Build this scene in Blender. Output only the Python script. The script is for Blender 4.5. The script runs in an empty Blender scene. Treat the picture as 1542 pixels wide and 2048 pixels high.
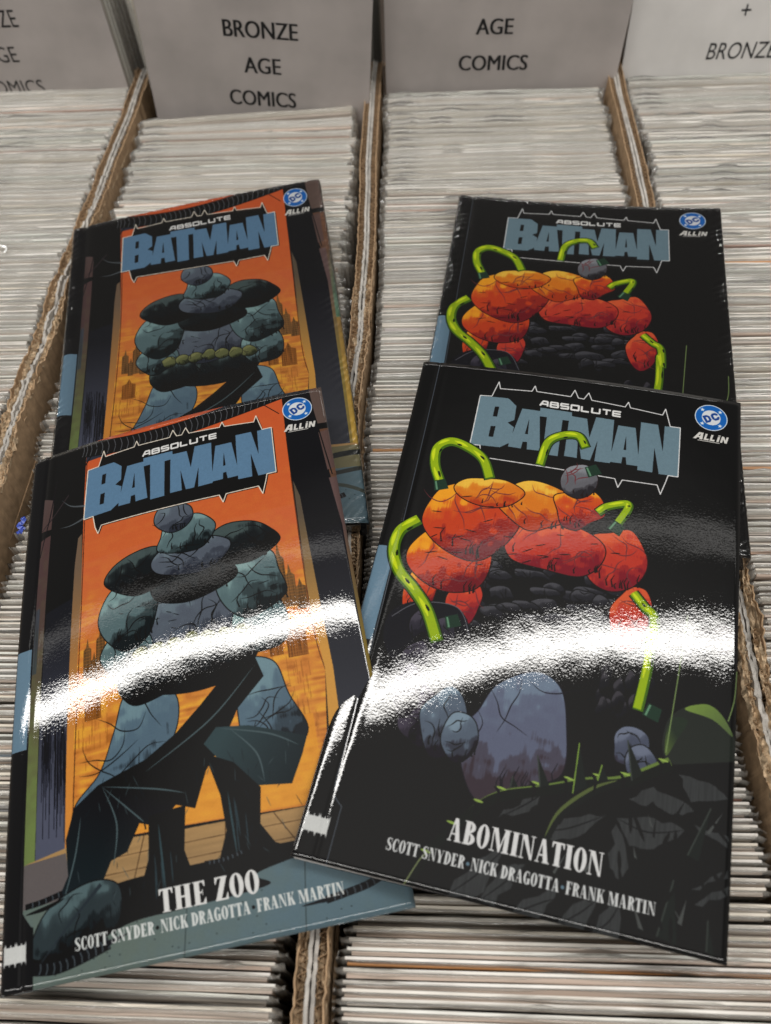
import bpy, math, random
import numpy as np
from mathutils import Vector, Matrix

random.seed(7)
RNG = np.random.default_rng(11)
MM = 0.001
scene = bpy.context.scene
COL = scene.collection

# ------------------------------------------------------------------ camera
cam_data = bpy.data.cameras.new('camera')
cam = bpy.data.objects.new('camera', cam_data)
COL.objects.link(cam)
right = Vector((0.998687, 0.027498, -0.043226))
down = Vector((0.0, -0.843744, -0.536747))
fwd = Vector((-0.051231, 0.536042, -0.842636))
cam.matrix_world = Matrix(((right.x, -down.x, -fwd.x, 0), (right.y, -down.y, -fwd.y, 0), (right.z, -down.z, -fwd.z, 0.352), (0, 0, 0, 1)))
cam_data.sensor_fit = 'VERTICAL'
cam_data.sensor_height = 36.0
cam_data.lens = 36.0 * 1540.0 / 2048.0
cam_data.clip_start = 0.01
cam_data.clip_end = 50
cam_data.dof.use_dof = True
cam_data.dof.focus_distance = 0.40
cam_data.dof.aperture_fstop = 8.0
scene.camera = cam

# ------------------------------------------------------------------ world and lamps (a shop ceiling with strip lights, plus two added fill strips)
world = bpy.data.worlds.new('World'); scene.world = world
world.use_nodes = True
nt = world.node_tree; nt.nodes.clear()
wo = nt.nodes.new('ShaderNodeOutputWorld'); bg = nt.nodes.new('ShaderNodeBackground')
tc = nt.nodes.new('ShaderNodeTexCoord'); sx = nt.nodes.new('ShaderNodeSeparateXYZ')
rp = nt.nodes.new('ShaderNodeValToRGB')
rp.color_ramp.elements[0].position = 0.0; rp.color_ramp.elements[0].color = (0.15, 0.14, 0.13, 1)
rp.color_ramp.elements[1].position = 1.0; rp.color_ramp.elements[1].color = (0.40, 0.385, 0.37, 1)
e = rp.color_ramp.elements.new(0.80); e.color = (0.085, 0.082, 0.08, 1)
nt.links.new(tc.outputs['Generated'], sx.inputs[0]); nt.links.new(sx.outputs['Z'], rp.inputs[0])
nt.links.new(rp.outputs[0], bg.inputs[0]); bg.inputs[1].default_value = 1.0
nt.links.new(bg.outputs[0], wo.inputs[0])

def strip_lamp(name, loc, sx_, sy_, power, color=(1, 0.975, 0.935)):
    ld = bpy.data.lights.new(name, 'AREA'); ld.shape = 'RECTANGLE'; ld.size = sx_; ld.size_y = sy_
    ld.energy = power; ld.color = color
    o = bpy.data.objects.new(name, ld); COL.objects.link(o); o.location = loc
    return o
LAMP = 27.0
# radiance of an area lamp = power / (pi * area)
strip_lamp('tube_lamp', (-0.4, 0.56, 1.80), 5.6, 0.10, LAMP * .58 * math.pi * 5.6 * 0.16)
strip_lamp('dim_tube_lamp', (-0.4, 0.93, 1.82), 5.6, 0.07, 1.2 * math.pi * 5.6 * 0.07)
strip_lamp('far_fill_lamp', (-0.4, 4.4, 2.0), 5.6, 0.16, LAMP * .9 * math.pi * 5.6 * 0.16)  # added fill strip far behind the signs, out of view
strip_lamp('near_fill_lamp', (-0.4, -2.0, 1.9), 5.6, 0.16, LAMP * 1.0 * math.pi * 5.6 * 0.16)  # added fill strip behind the camera, unseen
scene.view_settings.view_transform = 'Standard'
scene.view_settings.look = 'None'
scene.view_settings.exposure = 0.20
scene.view_settings.gamma = 1.0
scene.cycles.max_bounces = 7
scene.cycles.transparent_max_bounces = 24
scene.cycles.caustics_reflective = False
scene.cycles.caustics_refractive = False

# ------------------------------------------------------------------ measured data, millimetres: curved book sheets, and cover lettering drawn flat on a 168 x 260 page
NODES = {"FL": [[[-219.3, 250.3, 10.8], [-138.0, 267.2, 27.5], [-57.1, 283.4, 34.3]], [[-194.1, 123.1, 9.2], [-113.2, 139.6, 28.1], [-30.5, 156.5, 31.2]], [[-165.2, -3.0, 5.1], [-84.9, 13.6, 13.2], [-3.6, 32.1, 5.1]]], "FR": [[[-0.6, 301.6, 34.6], [81.5, 284.2, 38.8], [164.2, 267.9, 36.7]], [[-25.4, 174.2, 27.7], [56.4, 157.5, 29.5], [138.6, 140.8, 28.4]], [[-52.7, 47.3, 25.2], [28.7, 31.2, 18.4], [111.6, 14.4, 16.4]]], "BL": [[[-244.3, 447.4, 15.6], [-157.7, 461.9, 24.9], [-72.9, 475.0, 31.6]], [[-222.3, 318.2, 10.1], [-136.3, 332.0, 13.1], [-50.3, 345.3, 16.3]], [[-201.8, 188.3, 8.0], [-115.7, 202.0, 12.0], [-29.6, 214.3, 5.1]]], "BR": [[[24.6, 479.0, 14.4], [111.2, 466.7, 13.2], [197.7, 454.3, 17.4]], [[6.0, 346.4, 13.0], [92.3, 334.0, 13.0], [178.7, 321.6, 15.0]], [[-13.0, 213.7, 13.0], [73.4, 201.4, 13.0], [159.7, 188.9, 14.9]]]}
LOGO = {"fill": [[34.7, 19.8], [43.9, 19.4], [49.5, 19.3], [50.4, 19.8], [54.5, 23.7], [54.6, 32.8], [51.4, 35.0], [55.0, 37.4], [54.7, 41.6], [57.7, 24.8], [67.0, 24.9], [66.9, 22.7], [83.4, 23.1], [83.5, 25.5], [91.4, 25.8], [93.5, 37.3], [95.8, 24.0], [105.0, 24.1], [105.1, 43.8], [107.2, 27.1], [116.0, 27.1], [118.3, 43.2], [118.4, 22.9], [127.0, 22.9], [130.0, 38.9], [130.3, 23.1], [137.9, 22.8], [138.0, 52.4], [128.8, 52.8], [125.9, 37.6], [125.7, 52.5], [118.3, 52.5], [118.3, 50.1], [112.9, 50.3], [112.3, 46.0], [110.7, 46.2], [110.4, 50.1], [105.1, 50.2], [104.8, 51.0], [97.2, 51.2], [97.7, 38.7], [95.1, 51.1], [90.6, 51.0], [87.9, 37.8], [88.5, 50.9], [82.1, 50.8], [82.3, 28.7], [79.1, 28.8], [79.0, 51.5], [71.3, 51.5], [70.9, 28.3], [67.3, 28.3], [69.8, 49.8], [63.2, 50.0], [62.8, 45.5], [60.6, 45.7], [60.2, 50.0], [53.6, 49.8], [53.7, 47.7], [49.5, 51.0], [34.0, 51.4]], "holes": [[[43.4, 25.7], [45.6, 25.5], [45.4, 32.0], [43.2, 32.1]], [[43.0, 38.5], [45.5, 38.2], [45.2, 45.1], [42.9, 45.2]], [[62.1, 30.9], [62.6, 40.7], [61.1, 40.7]], [[111.6, 32.9], [112.2, 41.6], [110.9, 41.7]]], "frame": [[34.6, 19.5], [40.8, 19.1], [43.3, 9.0], [44.6, 13.5], [61.3, 12.7], [62.6, 8.9], [63.9, 12.5], [81.7, 13.0], [83.5, 8.3], [85.7, 13.2], [88.6, 13.4], [90.8, 8.9], [92.7, 13.5], [109.9, 14.7], [111.4, 11.3], [112.6, 14.8], [128.9, 16.3], [130.3, 12.1], [133.0, 22.8], [138.1, 22.7], [138.1, 52.6], [133.3, 52.8], [132.4, 56.6], [130.2, 64.3], [128.4, 59.3], [111.6, 59.7], [109.8, 64.4], [108.0, 59.6], [61.1, 58.7], [44.4, 58.4], [42.7, 63.0], [40.9, 58.7], [39.4, 51.3], [34.1, 51.5]], "abs": [[66.1, 19.8], [108.2, 21.2], [66.0, 19.8], [108.4, 21.4], [108.4, 17.0]]}
ART = {"F": {"strip_out": [[6.4, 28.1], [15.0, 32.2], [16.5, 50.8], [7.7, 50.5]]}, "G": {"tubeA": [[23.4, 77.0], [18.6, 66.4], [18.1, 56.5], [24.2, 51.4], [33.0, 53.4], [42.2, 59.4], [47.3, 69.9]], "tubeB": [[71.0, 57.8], [73.4, 44.3], [80.2, 38.5], [88.2, 37.6], [92.1, 43.5]], "tubeC": [[16.4, 100.0], [9.2, 107.3], [8.2, 118.0], [13.3, 128.7], [22.2, 136.8], [30.5, 146.1], [37.6, 159.2]], "tubeD": [[102.0, 80.0], [106.1, 76.2], [114.7, 73.0], [115.6, 75.9], [111.8, 84.0]], "tubeE": [[122.1, 119.7], [127.2, 125.2], [131.6, 129.5], [132.0, 143.3], [131.0, 135.7], [130.3, 153.3], [127.9, 171.8]], "bould": [[62.0, 186.1], [68.0, 173.6], [83.1, 164.7], [94.6, 169.4], [99.3, 184.8], [100.1, 205.4], [85.3, 213.8], [69.0, 223.6], [58.4, 209.5], [58.0, 193.8]], "dome": [[139.8, 175.9], [146.9, 167.0], [157.0, 164.8], [166.2, 172.7], [169.2, 190.0], [142.1, 191.0]], "domegreen": [[147.0, 167.7], [155.7, 163.7], [162.2, 167.0], [166.9, 175.2], [158.5, 169.8]], "domegreen2": [[140.7, 188.8], [140.1, 179.8], [142.8, 172.3], [148.5, 172.7], [144.6, 181.4]], "vine": [[46.3, 260.1], [52.7, 244.2], [64.8, 228.3], [75.8, 218.4], [94.0, 211.8], [109.7, 205.8], [124.3, 201.9], [142.1, 191.0]], "vine2": [[96.8, 230.6], [101.5, 220.0], [112.6, 208.9], [122.0, 203.1]], "bush": [[77.5, 227.8], [100.3, 211.6], [142.2, 192.2], [167.8, 185.3], [170.7, 259.7], [153.0, 259.8], [63.7, 260.0], [79.9, 241.5]], "spikes": [[[92.1, 212.2], [89.4, 200.1], [95.7, 210.8]], [[105.4, 211.8], [105.6, 191.3], [110.6, 208.1]], [[114.6, 204.7], [115.7, 198.1], [118.9, 203.8]], [[128.1, 201.7], [125.0, 185.8], [132.1, 198.3]], [[80.3, 214.9], [80.6, 210.4], [83.4, 214.2]], [[151.7, 225.1], [159.5, 205.7], [155.9, 226.4]], [[142.6, 256.0], [147.2, 235.2], [150.0, 257.4]], [[160.5, 257.0], [160.5, 246.4], [163.4, 258.4]]], "leaves": [[[63.6, 259.5], [72.9, 244.3], [81.9, 238.7], [73.3, 258.9]], [[75.8, 258.9], [85.3, 243.8], [91.2, 242.4], [82.0, 259.7]], [[88.3, 261.0], [105.0, 244.9], [103.6, 252.0], [96.7, 261.3]], [[105.1, 261.5], [117.1, 245.5], [119.8, 248.3], [114.5, 262.0]], [[118.0, 261.7], [124.4, 247.2], [128.0, 248.5], [128.5, 263.5]], [[77.5, 227.8], [86.1, 218.5], [94.3, 214.2], [89.3, 222.7]], [[97.6, 228.1], [105.4, 221.5], [119.7, 217.1], [109.9, 227.6], [98.2, 231.5]], [[123.5, 217.4], [137.8, 214.2], [150.0, 216.2], [138.8, 225.8], [129.3, 226.8]], [[123.1, 236.3], [123.7, 219.8], [130.1, 234.6], [127.1, 239.9]], [[146.2, 195.2], [160.9, 196.8], [165.9, 200.6], [151.7, 205.0]], [[153.4, 213.1], [166.4, 214.8], [166.6, 219.4]], [[153.7, 237.1], [166.9, 227.3], [167.0, 230.1]], [[155.2, 242.2], [167.2, 232.8], [167.3, 236.1]], [[140.6, 203.8], [153.1, 208.3], [144.8, 211.4], [137.3, 208.3]], [[127.6, 209.2], [136.8, 202.2], [142.0, 206.0], [132.6, 210.5]]], "greylines": [[[146.0, 125.0], [144.3, 144.5], [140.6, 187.5]], [[167.8, 146.5], [167.1, 159.2], [164.8, 169.1]]]}}
# ------------------------------------------------------------------ material helpers
def new_mat(name):
    m = bpy.data.materials.new(name); m.use_nodes = True
    return m, m.node_tree, m.node_tree.nodes['Principled BSDF']
def N(nt, t, **kw):
    n = nt.nodes.new(t)
    for k, v in kw.items(): setattr(n, k, v)
    return n
def noise_node(nt, scale, detail=3, rough=0.5, vec='Object', stretch=None):
    tcn = N(nt, 'ShaderNodeTexCoord'); nn = N(nt, 'ShaderNodeTexNoise')
    nn.inputs['Scale'].default_value = scale; nn.inputs['Detail'].default_value = detail; nn.inputs['Roughness'].default_value = rough
    if stretch:
        mp = N(nt, 'ShaderNodeMapping'); mp.inputs['Scale'].default_value = stretch
        nt.links.new(tcn.outputs[vec], mp.inputs[0]); nt.links.new(mp.outputs[0], nn.inputs['Vector'])
    else: nt.links.new(tcn.outputs[vec], nn.inputs['Vector'])
    return nn
def ramp(nt, src, stops):
    r = N(nt, 'ShaderNodeValToRGB'); el = r.color_ramp.elements
    el[0].position, el[0].color = stops[0][0], (*stops[0][1], 1)
    el[1].position, el[1].color = stops[-1][0], (*stops[-1][1], 1)
    for p, c in stops[1:-1]:
        q = el.new(p); q.color = (*c, 1)
    nt.links.new(src, r.inputs[0]); return r
def bump(nt, src, strength, dist, bsdf, prev=None):
    b = N(nt, 'ShaderNodeBump'); b.inputs['Strength'].default_value = strength; b.inputs['Distance'].default_value = dist
    nt.links.new(src, b.inputs['Height'])
    if prev: nt.links.new(prev.outputs[0], b.inputs['Normal'])
    nt.links.new(b.outputs[0], bsdf.inputs['Normal']); return b

def mat_plain(name, color, rough=0.6, spec=0.4, nscale=300, amt=0.12, bstr=0.3):
    m, nt, b = new_mat(name)
    n = noise_node(nt, nscale, 4)
    c0 = tuple(c * (1 - amt) for c in color); c1 = tuple(min(1, c * (1 + amt)) for c in color)
    r = ramp(nt, n.outputs[0], [(0.3, c0), (0.7, c1)])
    nt.links.new(r.outputs[0], b.inputs['Base Color'])
    b.inputs['Roughness'].default_value = rough; b.inputs['Specular IOR Level'].default_value = spec
    bump(nt, n.outputs[0], bstr, 0.0003, b)
    return m
def mat_random(name, stops, rough=0.6, spec=0.3, nscale=60, streak=(1, 1, 1)):
    """colour picked per object, with a little mottling of the paper"""
    m, nt, b = new_mat(name)
    oi = N(nt, 'ShaderNodeObjectInfo')
    r = ramp(nt, oi.outputs['Random'], stops); r.color_ramp.interpolation = 'LINEAR'
    n = noise_node(nt, nscale, 4, stretch=streak)
    mx = N(nt, 'ShaderNodeMix', data_type='RGBA', blend_type='MULTIPLY'); mx.inputs['Factor'].default_value = 1
    r2 = ramp(nt, n.outputs[0], [(0.3, (0.80, 0.78, 0.76)), (0.7, (1, 1, 1))])
    nt.links.new(r.outputs[0], mx.inputs['A']); nt.links.new(r2.outputs[0], mx.inputs['B'])
    nt.links.new(mx.outputs['Result'], b.inputs['Base Color'])
    b.inputs['Roughness'].default_value = rough; b.inputs['Specular IOR Level'].default_value = spec
    return m

M = {}
M['board'] = mat_random('backing_board', [(0, (0.82, 0.78, 0.71)), (0.3, (0.87, 0.84, 0.79)), (0.5, (0.77, 0.71, 0.60)), (0.7, (0.88, 0.85, 0.81)), (1, (0.79, 0.80, 0.74))])
M['pages'] = mat_random('newsprint_pages', [(0, (0.46, 0.36, 0.29)), (0.2, (0.56, 0.45, 0.38)), (0.4, (0.42, 0.37, 0.32)), (0.6, (0.60, 0.49, 0.42)), (0.8, (0.50, 0.45, 0.39)), (0.9, (0.44, 0.38, 0.36)), (0.95, (0.22, 0.28, 0.34)), (0.98, (0.60, 0.30, 0.12)), (1, (0.42, 0.14, 0.10))], nscale=40, streak=(0.3, 8, 3))
M['card'] = mat_plain('brown_cardboard', (0.37, 0.25, 0.15), 0.85, 0.15, 220, 0.22, 0.6)
M['card_torn'] = mat_plain('torn_cardboard_fibre', (0.44, 0.33, 0.215), 0.95, 0.1, 420, 0.5, 1.0)
M['card_white'] = mat_plain('white_coated_cardboard', (0.42, 0.395, 0.36), 0.6, 0.3, 160, 0.25, 0.8)
M['sign_shaded'] = mat_plain('shaded_sign_card', (0.47, 0.43, 0.41), 0.42, 0.35, 16, 0.16, 0.5)  # white-grey card; the dim light on upright faces is put into its colour
M['sign_white'] = mat_plain('white_sign_card', (0.69, 0.67, 0.645), 0.42, 0.35, 16, 0.12, 0.5)  # lighter copy: the brighter light on this card is put into its colour
M['ink'] = mat_plain('black_ink', (0.012, 0.012, 0.013), 0.5, 0.3, 200, 0.1, 0.0)
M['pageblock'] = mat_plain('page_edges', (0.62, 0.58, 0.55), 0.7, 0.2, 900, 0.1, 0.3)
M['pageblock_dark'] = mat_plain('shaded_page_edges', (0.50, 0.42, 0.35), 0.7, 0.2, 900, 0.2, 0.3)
M['coverblack'] = mat_plain('black_cover_stock', (0.012, 0.012, 0.014), 0.2, 0.5, 200, 0.1, 0.05)
M['coverback'] = mat_plain('slate_cover_stock', (0.06, 0.075, 0.085), 0.2, 0.5, 200, 0.1, 0.05)
M['floor'] = mat_plain('dark_shelf_board', (0.05, 0.035, 0.025), 0.7, 0.2, 30, 0.2, 0.2)
M['blue'] = mat_plain('blue_plastic', (0.05, 0.09, 0.42), 0.3, 0.5, 300, 0.3, 0.5)
M['tape'] = mat_plain('glinting_clear_tape', (0.85, 0.86, 0.84), 0.12, 0.8, 300, 0.05, 0.3)
M['tab'] = mat_plain('brown_paper_tab', (0.25, 0.21, 0.15), 0.7, 0.2, 300, 0.2, 0.3)

def mat_film(name, alpha, haze, rough, bscale, bdist, stretch=None, tint=(0.9, 0.9, 0.88)):
    """clear plastic: mostly lets light through, a share of milky haze, glossy skin"""
    m = bpy.data.materials.new(name); m.use_nodes = True; nt = m.node_tree; nt.nodes.clear()
    out = N(nt, 'ShaderNodeOutputMaterial'); tr = N(nt, 'ShaderNodeBsdfTransparent'); tr.inputs[0].default_value = (*tint, 1)
    df = N(nt, 'ShaderNodeBsdfDiffuse'); df.inputs[0].default_value = (0.74, 0.71, 0.65, 1)
    gl = N(nt, 'ShaderNodeBsdfGlossy'); gl.inputs['Roughness'].default_value = rough; gl.inputs[0].default_value = (1, 1, 1, 1)
    m1 = N(nt, 'ShaderNodeMixShader'); m2 = N(nt, 'ShaderNodeMixShader'); fr = N(nt, 'ShaderNodeFresnel'); fr.inputs[0].default_value = 1.45
    n = noise_node(nt, bscale, 4, stretch=stretch); b = N(nt, 'ShaderNodeBump'); b.inputs['Strength'].default_value = 1; b.inputs['Distance'].default_value = bdist
    nt.links.new(n.outputs[0], b.inputs['Height'])
    nt.links.new(b.outputs[0], gl.inputs['Normal']); nt.links.new(b.outputs[0], fr.inputs['Normal'])
    m1.inputs[0].default_value = haze
    nt.links.new(tr.outputs[0], m1.inputs[1]); nt.links.new(df.outputs[0], m1.inputs[2])
    ad = N(nt, 'ShaderNodeMath', operation='ADD'); ad.inputs[1].default_value = alpha
    nt.links.new(fr.outputs[0], ad.inputs[0]); nt.links.new(ad.outputs[0], m2.inputs[0])
    nt.links.new(m1.outputs[0], m2.inputs[1]); nt.links.new(gl.outputs[0], m2.inputs[2])
    nt.links.new(m2.outputs[0], out.inputs[0])
    return m
M['bag'] = mat_film('polythene_bag', 0.0, 0.22, 0.17, 120, 0.0006, (1, 2, 2), (0.97, 0.965, 0.95))
M['shrink'] = mat_film('shrink_wrap_film', 0.0, 0.004, 0.12, 90, 0.0001, tint=(1, 1, 1))

# ------------------------------------------------------------------ mesh and object helpers (coordinates in millimetres)
def mesh(name, verts, faces, mat, uvs=None, smooth=False):
    me = bpy.data.meshes.new(name)
    v = np.asarray(verts, float) * MM
    me.from_pydata(v.tolist(), [], [tuple(f) for f in faces])
    if mat: me.materials.append(mat)
    if uvs is not None:
        ul = me.uv_layers.new(name='UVMap')
        li = np.empty(len(me.loops), dtype=np.int32); me.loops.foreach_get('vertex_index', li)
        ul.data.foreach_set('uv', np.asarray(uvs, float)[li].ravel())
    if smooth: me.polygons.foreach_set('use_smooth', [True] * len(me.polygons))
    me.update(); return me
def link(name, data, parent=None, loc=(0, 0, 0), rot=(0, 0, 0)):
    o = bpy.data.objects.new(name, data); COL.objects.link(o)
    o.location = Vector(loc) * MM; o.rotation_euler = rot
    if parent: o.parent = parent
    return o
def tag(o, label=None, cat=None, group=None, kind=None):
    if label: o['label'] = label
    if cat: o['category'] = cat
    if group: o['group'] = group
    if kind: o['kind'] = kind
    return o
def box_vf(x0, x1, y0, y1, z0, z1):
    v = [(x0, y0, z0), (x1, y0, z0), (x1, y1, z0), (x0, y1, z0), (x0, y0, z1), (x1, y0, z1), (x1, y1, z1), (x0, y1, z1)]
    f = [(0, 3, 2, 1), (4, 5, 6, 7), (0, 1, 5, 4), (1, 2, 6, 5), (2, 3, 7, 6), (3, 0, 4, 7)]
    return v, f
class MB:
    def __init__(s): s.v = []; s.f = []
    def add(s, v, f):
        n = len(s.v); s.v += [tuple(p) for p in v]; s.f += [tuple(i + n for i in q) for q in f]
def smooth_noise(n, step, rng=RNG):
    k = rng.standard_normal(int(n / step) + 4)
    t = np.arange(n) / step; i = t.astype(int); fr = t - i; fr = fr * fr * (3 - 2 * fr)
    return k[i] * (1 - fr) + k[i + 1] * fr

# ------------------------------------------------------------------ the printed covers: a small painter
PX = 6; SS = 2; CW, CH = 176, 266
K = PX * SS
HH, WW = CH * K, CW * K
def field(step, seed):
    r = np.random.default_rng(seed); h, w = int(HH / step) + 3, int(WW / step) + 3
    g = r.random((h, w)).astype(np.float32)
    y = np.arange(HH, dtype=np.float32) / step; x = np.arange(WW, dtype=np.float32) / step
    yi = y.astype(int); xi = x.astype(int); fy = (y - yi); fx = (x - xi); fy = fy * fy * (3 - 2 * fy); fx = fx * fx * (3 - 2 * fx)
    a = g[yi] * (1 - fy[:, None]) + g[yi + 1] * fy[:, None]
    return a[:, xi] * (1 - fx) + a[:, xi + 1] * fx
NF = {'big': field(130, 1), 'mid': field(40, 2), 'fine': field(10, 3), 'grain': field(3, 4)}
def _aniso(sx, sy, seed):
    r = np.random.default_rng(seed); h, w = int(HH / sy) + 3, int(WW / sx) + 3
    g = r.random((h, w)).astype(np.float32)
    y = np.arange(HH, dtype=np.float32) / sy; x = np.arange(WW, dtype=np.float32) / sx
    yi = y.astype(int); xi = x.astype(int); fy = y - yi; fx = x - xi
    a = g[yi] * (1 - fy[:, None]) + g[yi + 1] * fy[:, None]
    return a[:, xi] * (1 - fx) + a[:, xi + 1] * fx
NF['vert'] = _aniso(4, 110, 5); NF['horiz'] = _aniso(160, 14, 6)

def curve(pts, closed=True, n=8):
    p = np.asarray(pts, float); out = []
    m = len(p)
    for i in range(m if closed else m - 1):
        if closed: a, b, c, d = p[i - 1], p[i], p[(i + 1) % m], p[(i + 2) % m]
        else: a, b, c, d = p[max(i - 1, 0)], p[i], p[i + 1], p[min(i + 2, m - 1)]
        for k in range(n):
            t = k / n
            out.append(0.5 * ((2 * b) + (c - a) * t + (2 * a - 5 * b + 4 * c - d) * t * t + (3 * b - a - 3 * c + d) * t ** 3))
    if not closed: out.append(p[-1])
    return np.array(out)

class Canvas:
    def __init__(s, color):
        s.a = np.empty((HH, WW, 3), np.float32); s.a[:] = np.array(color, np.float32) / 255
    def mask(s, contours):
        allp = np.concatenate([np.asarray(c, float) for c in contours]) * K
        x0 = int(max(0, np.floor(allp[:, 0].min()) - 1)); x1 = int(min(WW, np.ceil(allp[:, 0].max()) + 2))
        y0 = int(max(0, np.floor(allp[:, 1].min()) - 1)); y1 = int(min(HH, np.ceil(allp[:, 1].max()) + 2))
        if x1 <= x0 or y1 <= y0: return None
        d = np.zeros((y1 - y0, x1 - x0 + 1), np.int32)
        for c in contours:
            p = np.asarray(c, float) * K; q = np.roll(p, -1, 0)
            for (ax, ay), (bx, by) in zip(p, q):
                if ay == by: continue
                if ay > by: ax, ay, bx, by = bx, by, ax, ay
                r0 = max(y0, int(np.ceil(ay - 0.5))); r1 = min(y1 - 1, int(np.ceil(by - 0.5)) - 1)
                if r1 < r0: continue
                rows = np.arange(r0, r1 + 1); xs = ax + (rows + 0.5 - ay) / (by - ay) * (bx - ax)
                xi = np.clip(np.ceil(xs - 0.5).astype(int), x0, x1) - x0
                np.add.at(d, (rows - y0, xi), 1)
        m = (np.cumsum(d, 1) % 2)[:, :-1].astype(bool)
        return m, x0, x1, y0, y1
    def put(s, contours, color, c2=None, ax=None, tex=None, amt=0.0, alpha=1.0):
        r = s.mask(contours)
        if r is None: return
        m, x0, x1, y0, y1 = r
        col = np.array(color, np.float32) / 255
        reg = s.a[y0:y1, x0:x1]
        yy, xx = np.mgrid[y0:y1, x0:x1].astype(np.float32)
        if c2 is not None:
            (gx0, gy0), (gx1, gy1) = ax
            dx, dy = gx1 - gx0, gy1 - gy0
            t = np.clip(((xx / K - gx0) * dx + (yy / K - gy0) * dy) / (dx * dx + dy * dy), 0, 1)
            if tex == 'soft': t = np.clip(t + (NF['mid'][y0:y1, x0:x1] - 0.5) * 0.25, 0, 1)
            cc = col + (np.array(c2, np.float32) / 255 - col) * t[..., None]
        else: cc = np.broadcast_to(col, reg.shape).copy()
        if tex and tex != 'soft':
            cc = cc * (1 + (NF[tex][y0:y1, x0:x1][..., None] - 0.5) * 2 * amt)
        reg[m] = reg[m] * (1 - alpha) + np.clip(cc, 0, 1)[m] * alpha
    def poly(s, pts, color, **kw): s.put([pts], color, **kw)
    def blob(s, pts, color, **kw): s.put([curve(pts)], color, **kw)
    def line(s, pts, w, color, smooth=True, taper=False, closed=False, **kw):
        p = curve(pts, closed) if smooth else np.asarray(pts, float)
        if closed and not smooth: p = np.vstack([p, p[:1]])
        n = len(p)
        for i in range(n - 1):
            a, b = p[i], p[i + 1]; d = b - a; L = np.hypot(*d)
            if L < 1e-6: continue
            d = d / L; nn = np.array([-d[1], d[0]])
            if taper is True: wa, wb = w * math.sin(math.pi * min(1, (i + .3) / n)) , w * math.sin(math.pi * min(1, (i + 1.3) / n))
            elif taper == 'end': wa, wb = w * (1 - i / n), w * (1 - (i + 1) / n)
            elif taper == 'start': wa, wb = w * (i / n), w * ((i + 1) / n)
            else: wa = wb = w
            e = 0.15 * w
            s.put([[a - d * e + nn * wa / 2, b + d * e + nn * wb / 2, b + d * e - nn * wb / 2, a - d * e - nn * wa / 2]], color, **kw)
    def ellipse(s, cx, cy, rx, ry, color, **kw):
        t = np.linspace(0, 2 * np.pi, 49)[:-1]
        s.put([np.c_[cx + rx * np.cos(t), cy + ry * np.sin(t)]], color, **kw)
    def rock(s, pts, base, light, dark, ldir=(-0.4, -0.9), ink=(14, 16, 18), inkw=0.45, cracks=3, crackcol=None, seed=0, smooth=True):
        """a shaded boulder with an inked outline, a drawing on the cover"""
        c = curve(pts) if smooth else np.asarray(pts, float)
        r = s.mask([c])
        if r is None: return
        m, x0, x1, y0, y1 = r
        yy, xx = np.mgrid[y0:y1, x0:x1].astype(np.float32)
        cx, cy = c.mean(0) * K; rx, ry = (np.ptp(c, axis=0) / 2 * K)
        u = (xx - cx) / max(rx, 1); v = (yy - cy) / max(ry, 1)
        t = -(u * ldir[0] + v * ldir[1]) * -1
        t = t + (NF['mid'][y0:y1, x0:x1] - 0.5) * 0.55 + (NF['vert'][y0:y1, x0:x1] - 0.5) * 0.16
        B, Lc, D = (np.array(q, np.float32) / 255 for q in (base, light, dark))
        tl = (np.clip((t - 0.1) * .8, 0, .5) + .5 * np.clip((t - .42) * 9, 0, 1))[..., None]; td = (.55 * np.clip((-t - 0.22) * 9, 0, 1) + .45 * np.clip((-t - .5) * 10, 0, 1))[..., None]
        cc = B + (Lc - B) * tl; cc = cc + (D - cc) * td
        reg = s.a[y0:y1, x0:x1]; reg[m] = cc[m]
        s.line(c, inkw, ink, smooth=False, closed=True)
        rr = np.random.default_rng(seed + 91)
        sz = np.ptp(c, axis=0); ctr = c.mean(0)
        for k in range(int(2 + sz.mean() * .22)):
            u_ = rr.uniform(-.75, .75); q = ctr + np.array([u_ * sz[0] / 2 + .12 * sz[0], (.92 * math.sqrt(max(0, 1 - u_ * u_)) - rr.uniform(.0, .12)) * sz[1] / 2])
            L = rr.uniform(.08, .2) * sz[1]
            s.line([q, q + (-.12 * L + rr.normal() * .2, -L * .55), q + (.05 * L, -L)], inkw * 1.5, ink, taper='end', smooth=False)
        for k in range(cracks):
            a = rr.random() * 6.28; p = [c.mean(0) + np.ptp(c, axis=0) * 0.40 * np.array([math.cos(a), math.sin(a)])]
            ang = a + math.pi + rr.normal() * 0.5
            for j in range(4):
                ang += rr.normal() * 0.5
                p.append(p[-1] + np.ptp(c, axis=0).mean() * 0.13 * np.array([math.cos(ang), math.sin(ang)]))
            s.line(p, inkw * 1.1, crackcol or ink, taper=True)
    def tube(s, pts, w, col=(150, 178, 20), hi=(205, 222, 40), lo=(70, 105, 15)):
        s.line(pts, w + 0.9, (14, 22, 12)); s.line(pts, w, lo)
        p = curve(pts, False)
        s.line(p + np.array([-0.08, -0.12]) * w, w * 0.72, col, smooth=False)
        for a in range(0, len(p) - 6, 9):
            s.line(p[a:a + 7] + np.array([-0.2, -0.16]) * w, w * 0.3, hi, smooth=False, taper=True)
        for a in range(4, len(p) - 2, 11):
            s.line(p[a:a + 3] + np.array([0.3, 0.2]) * w, w * 0.22, (20, 34, 12), smooth=False, taper=True)
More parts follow.
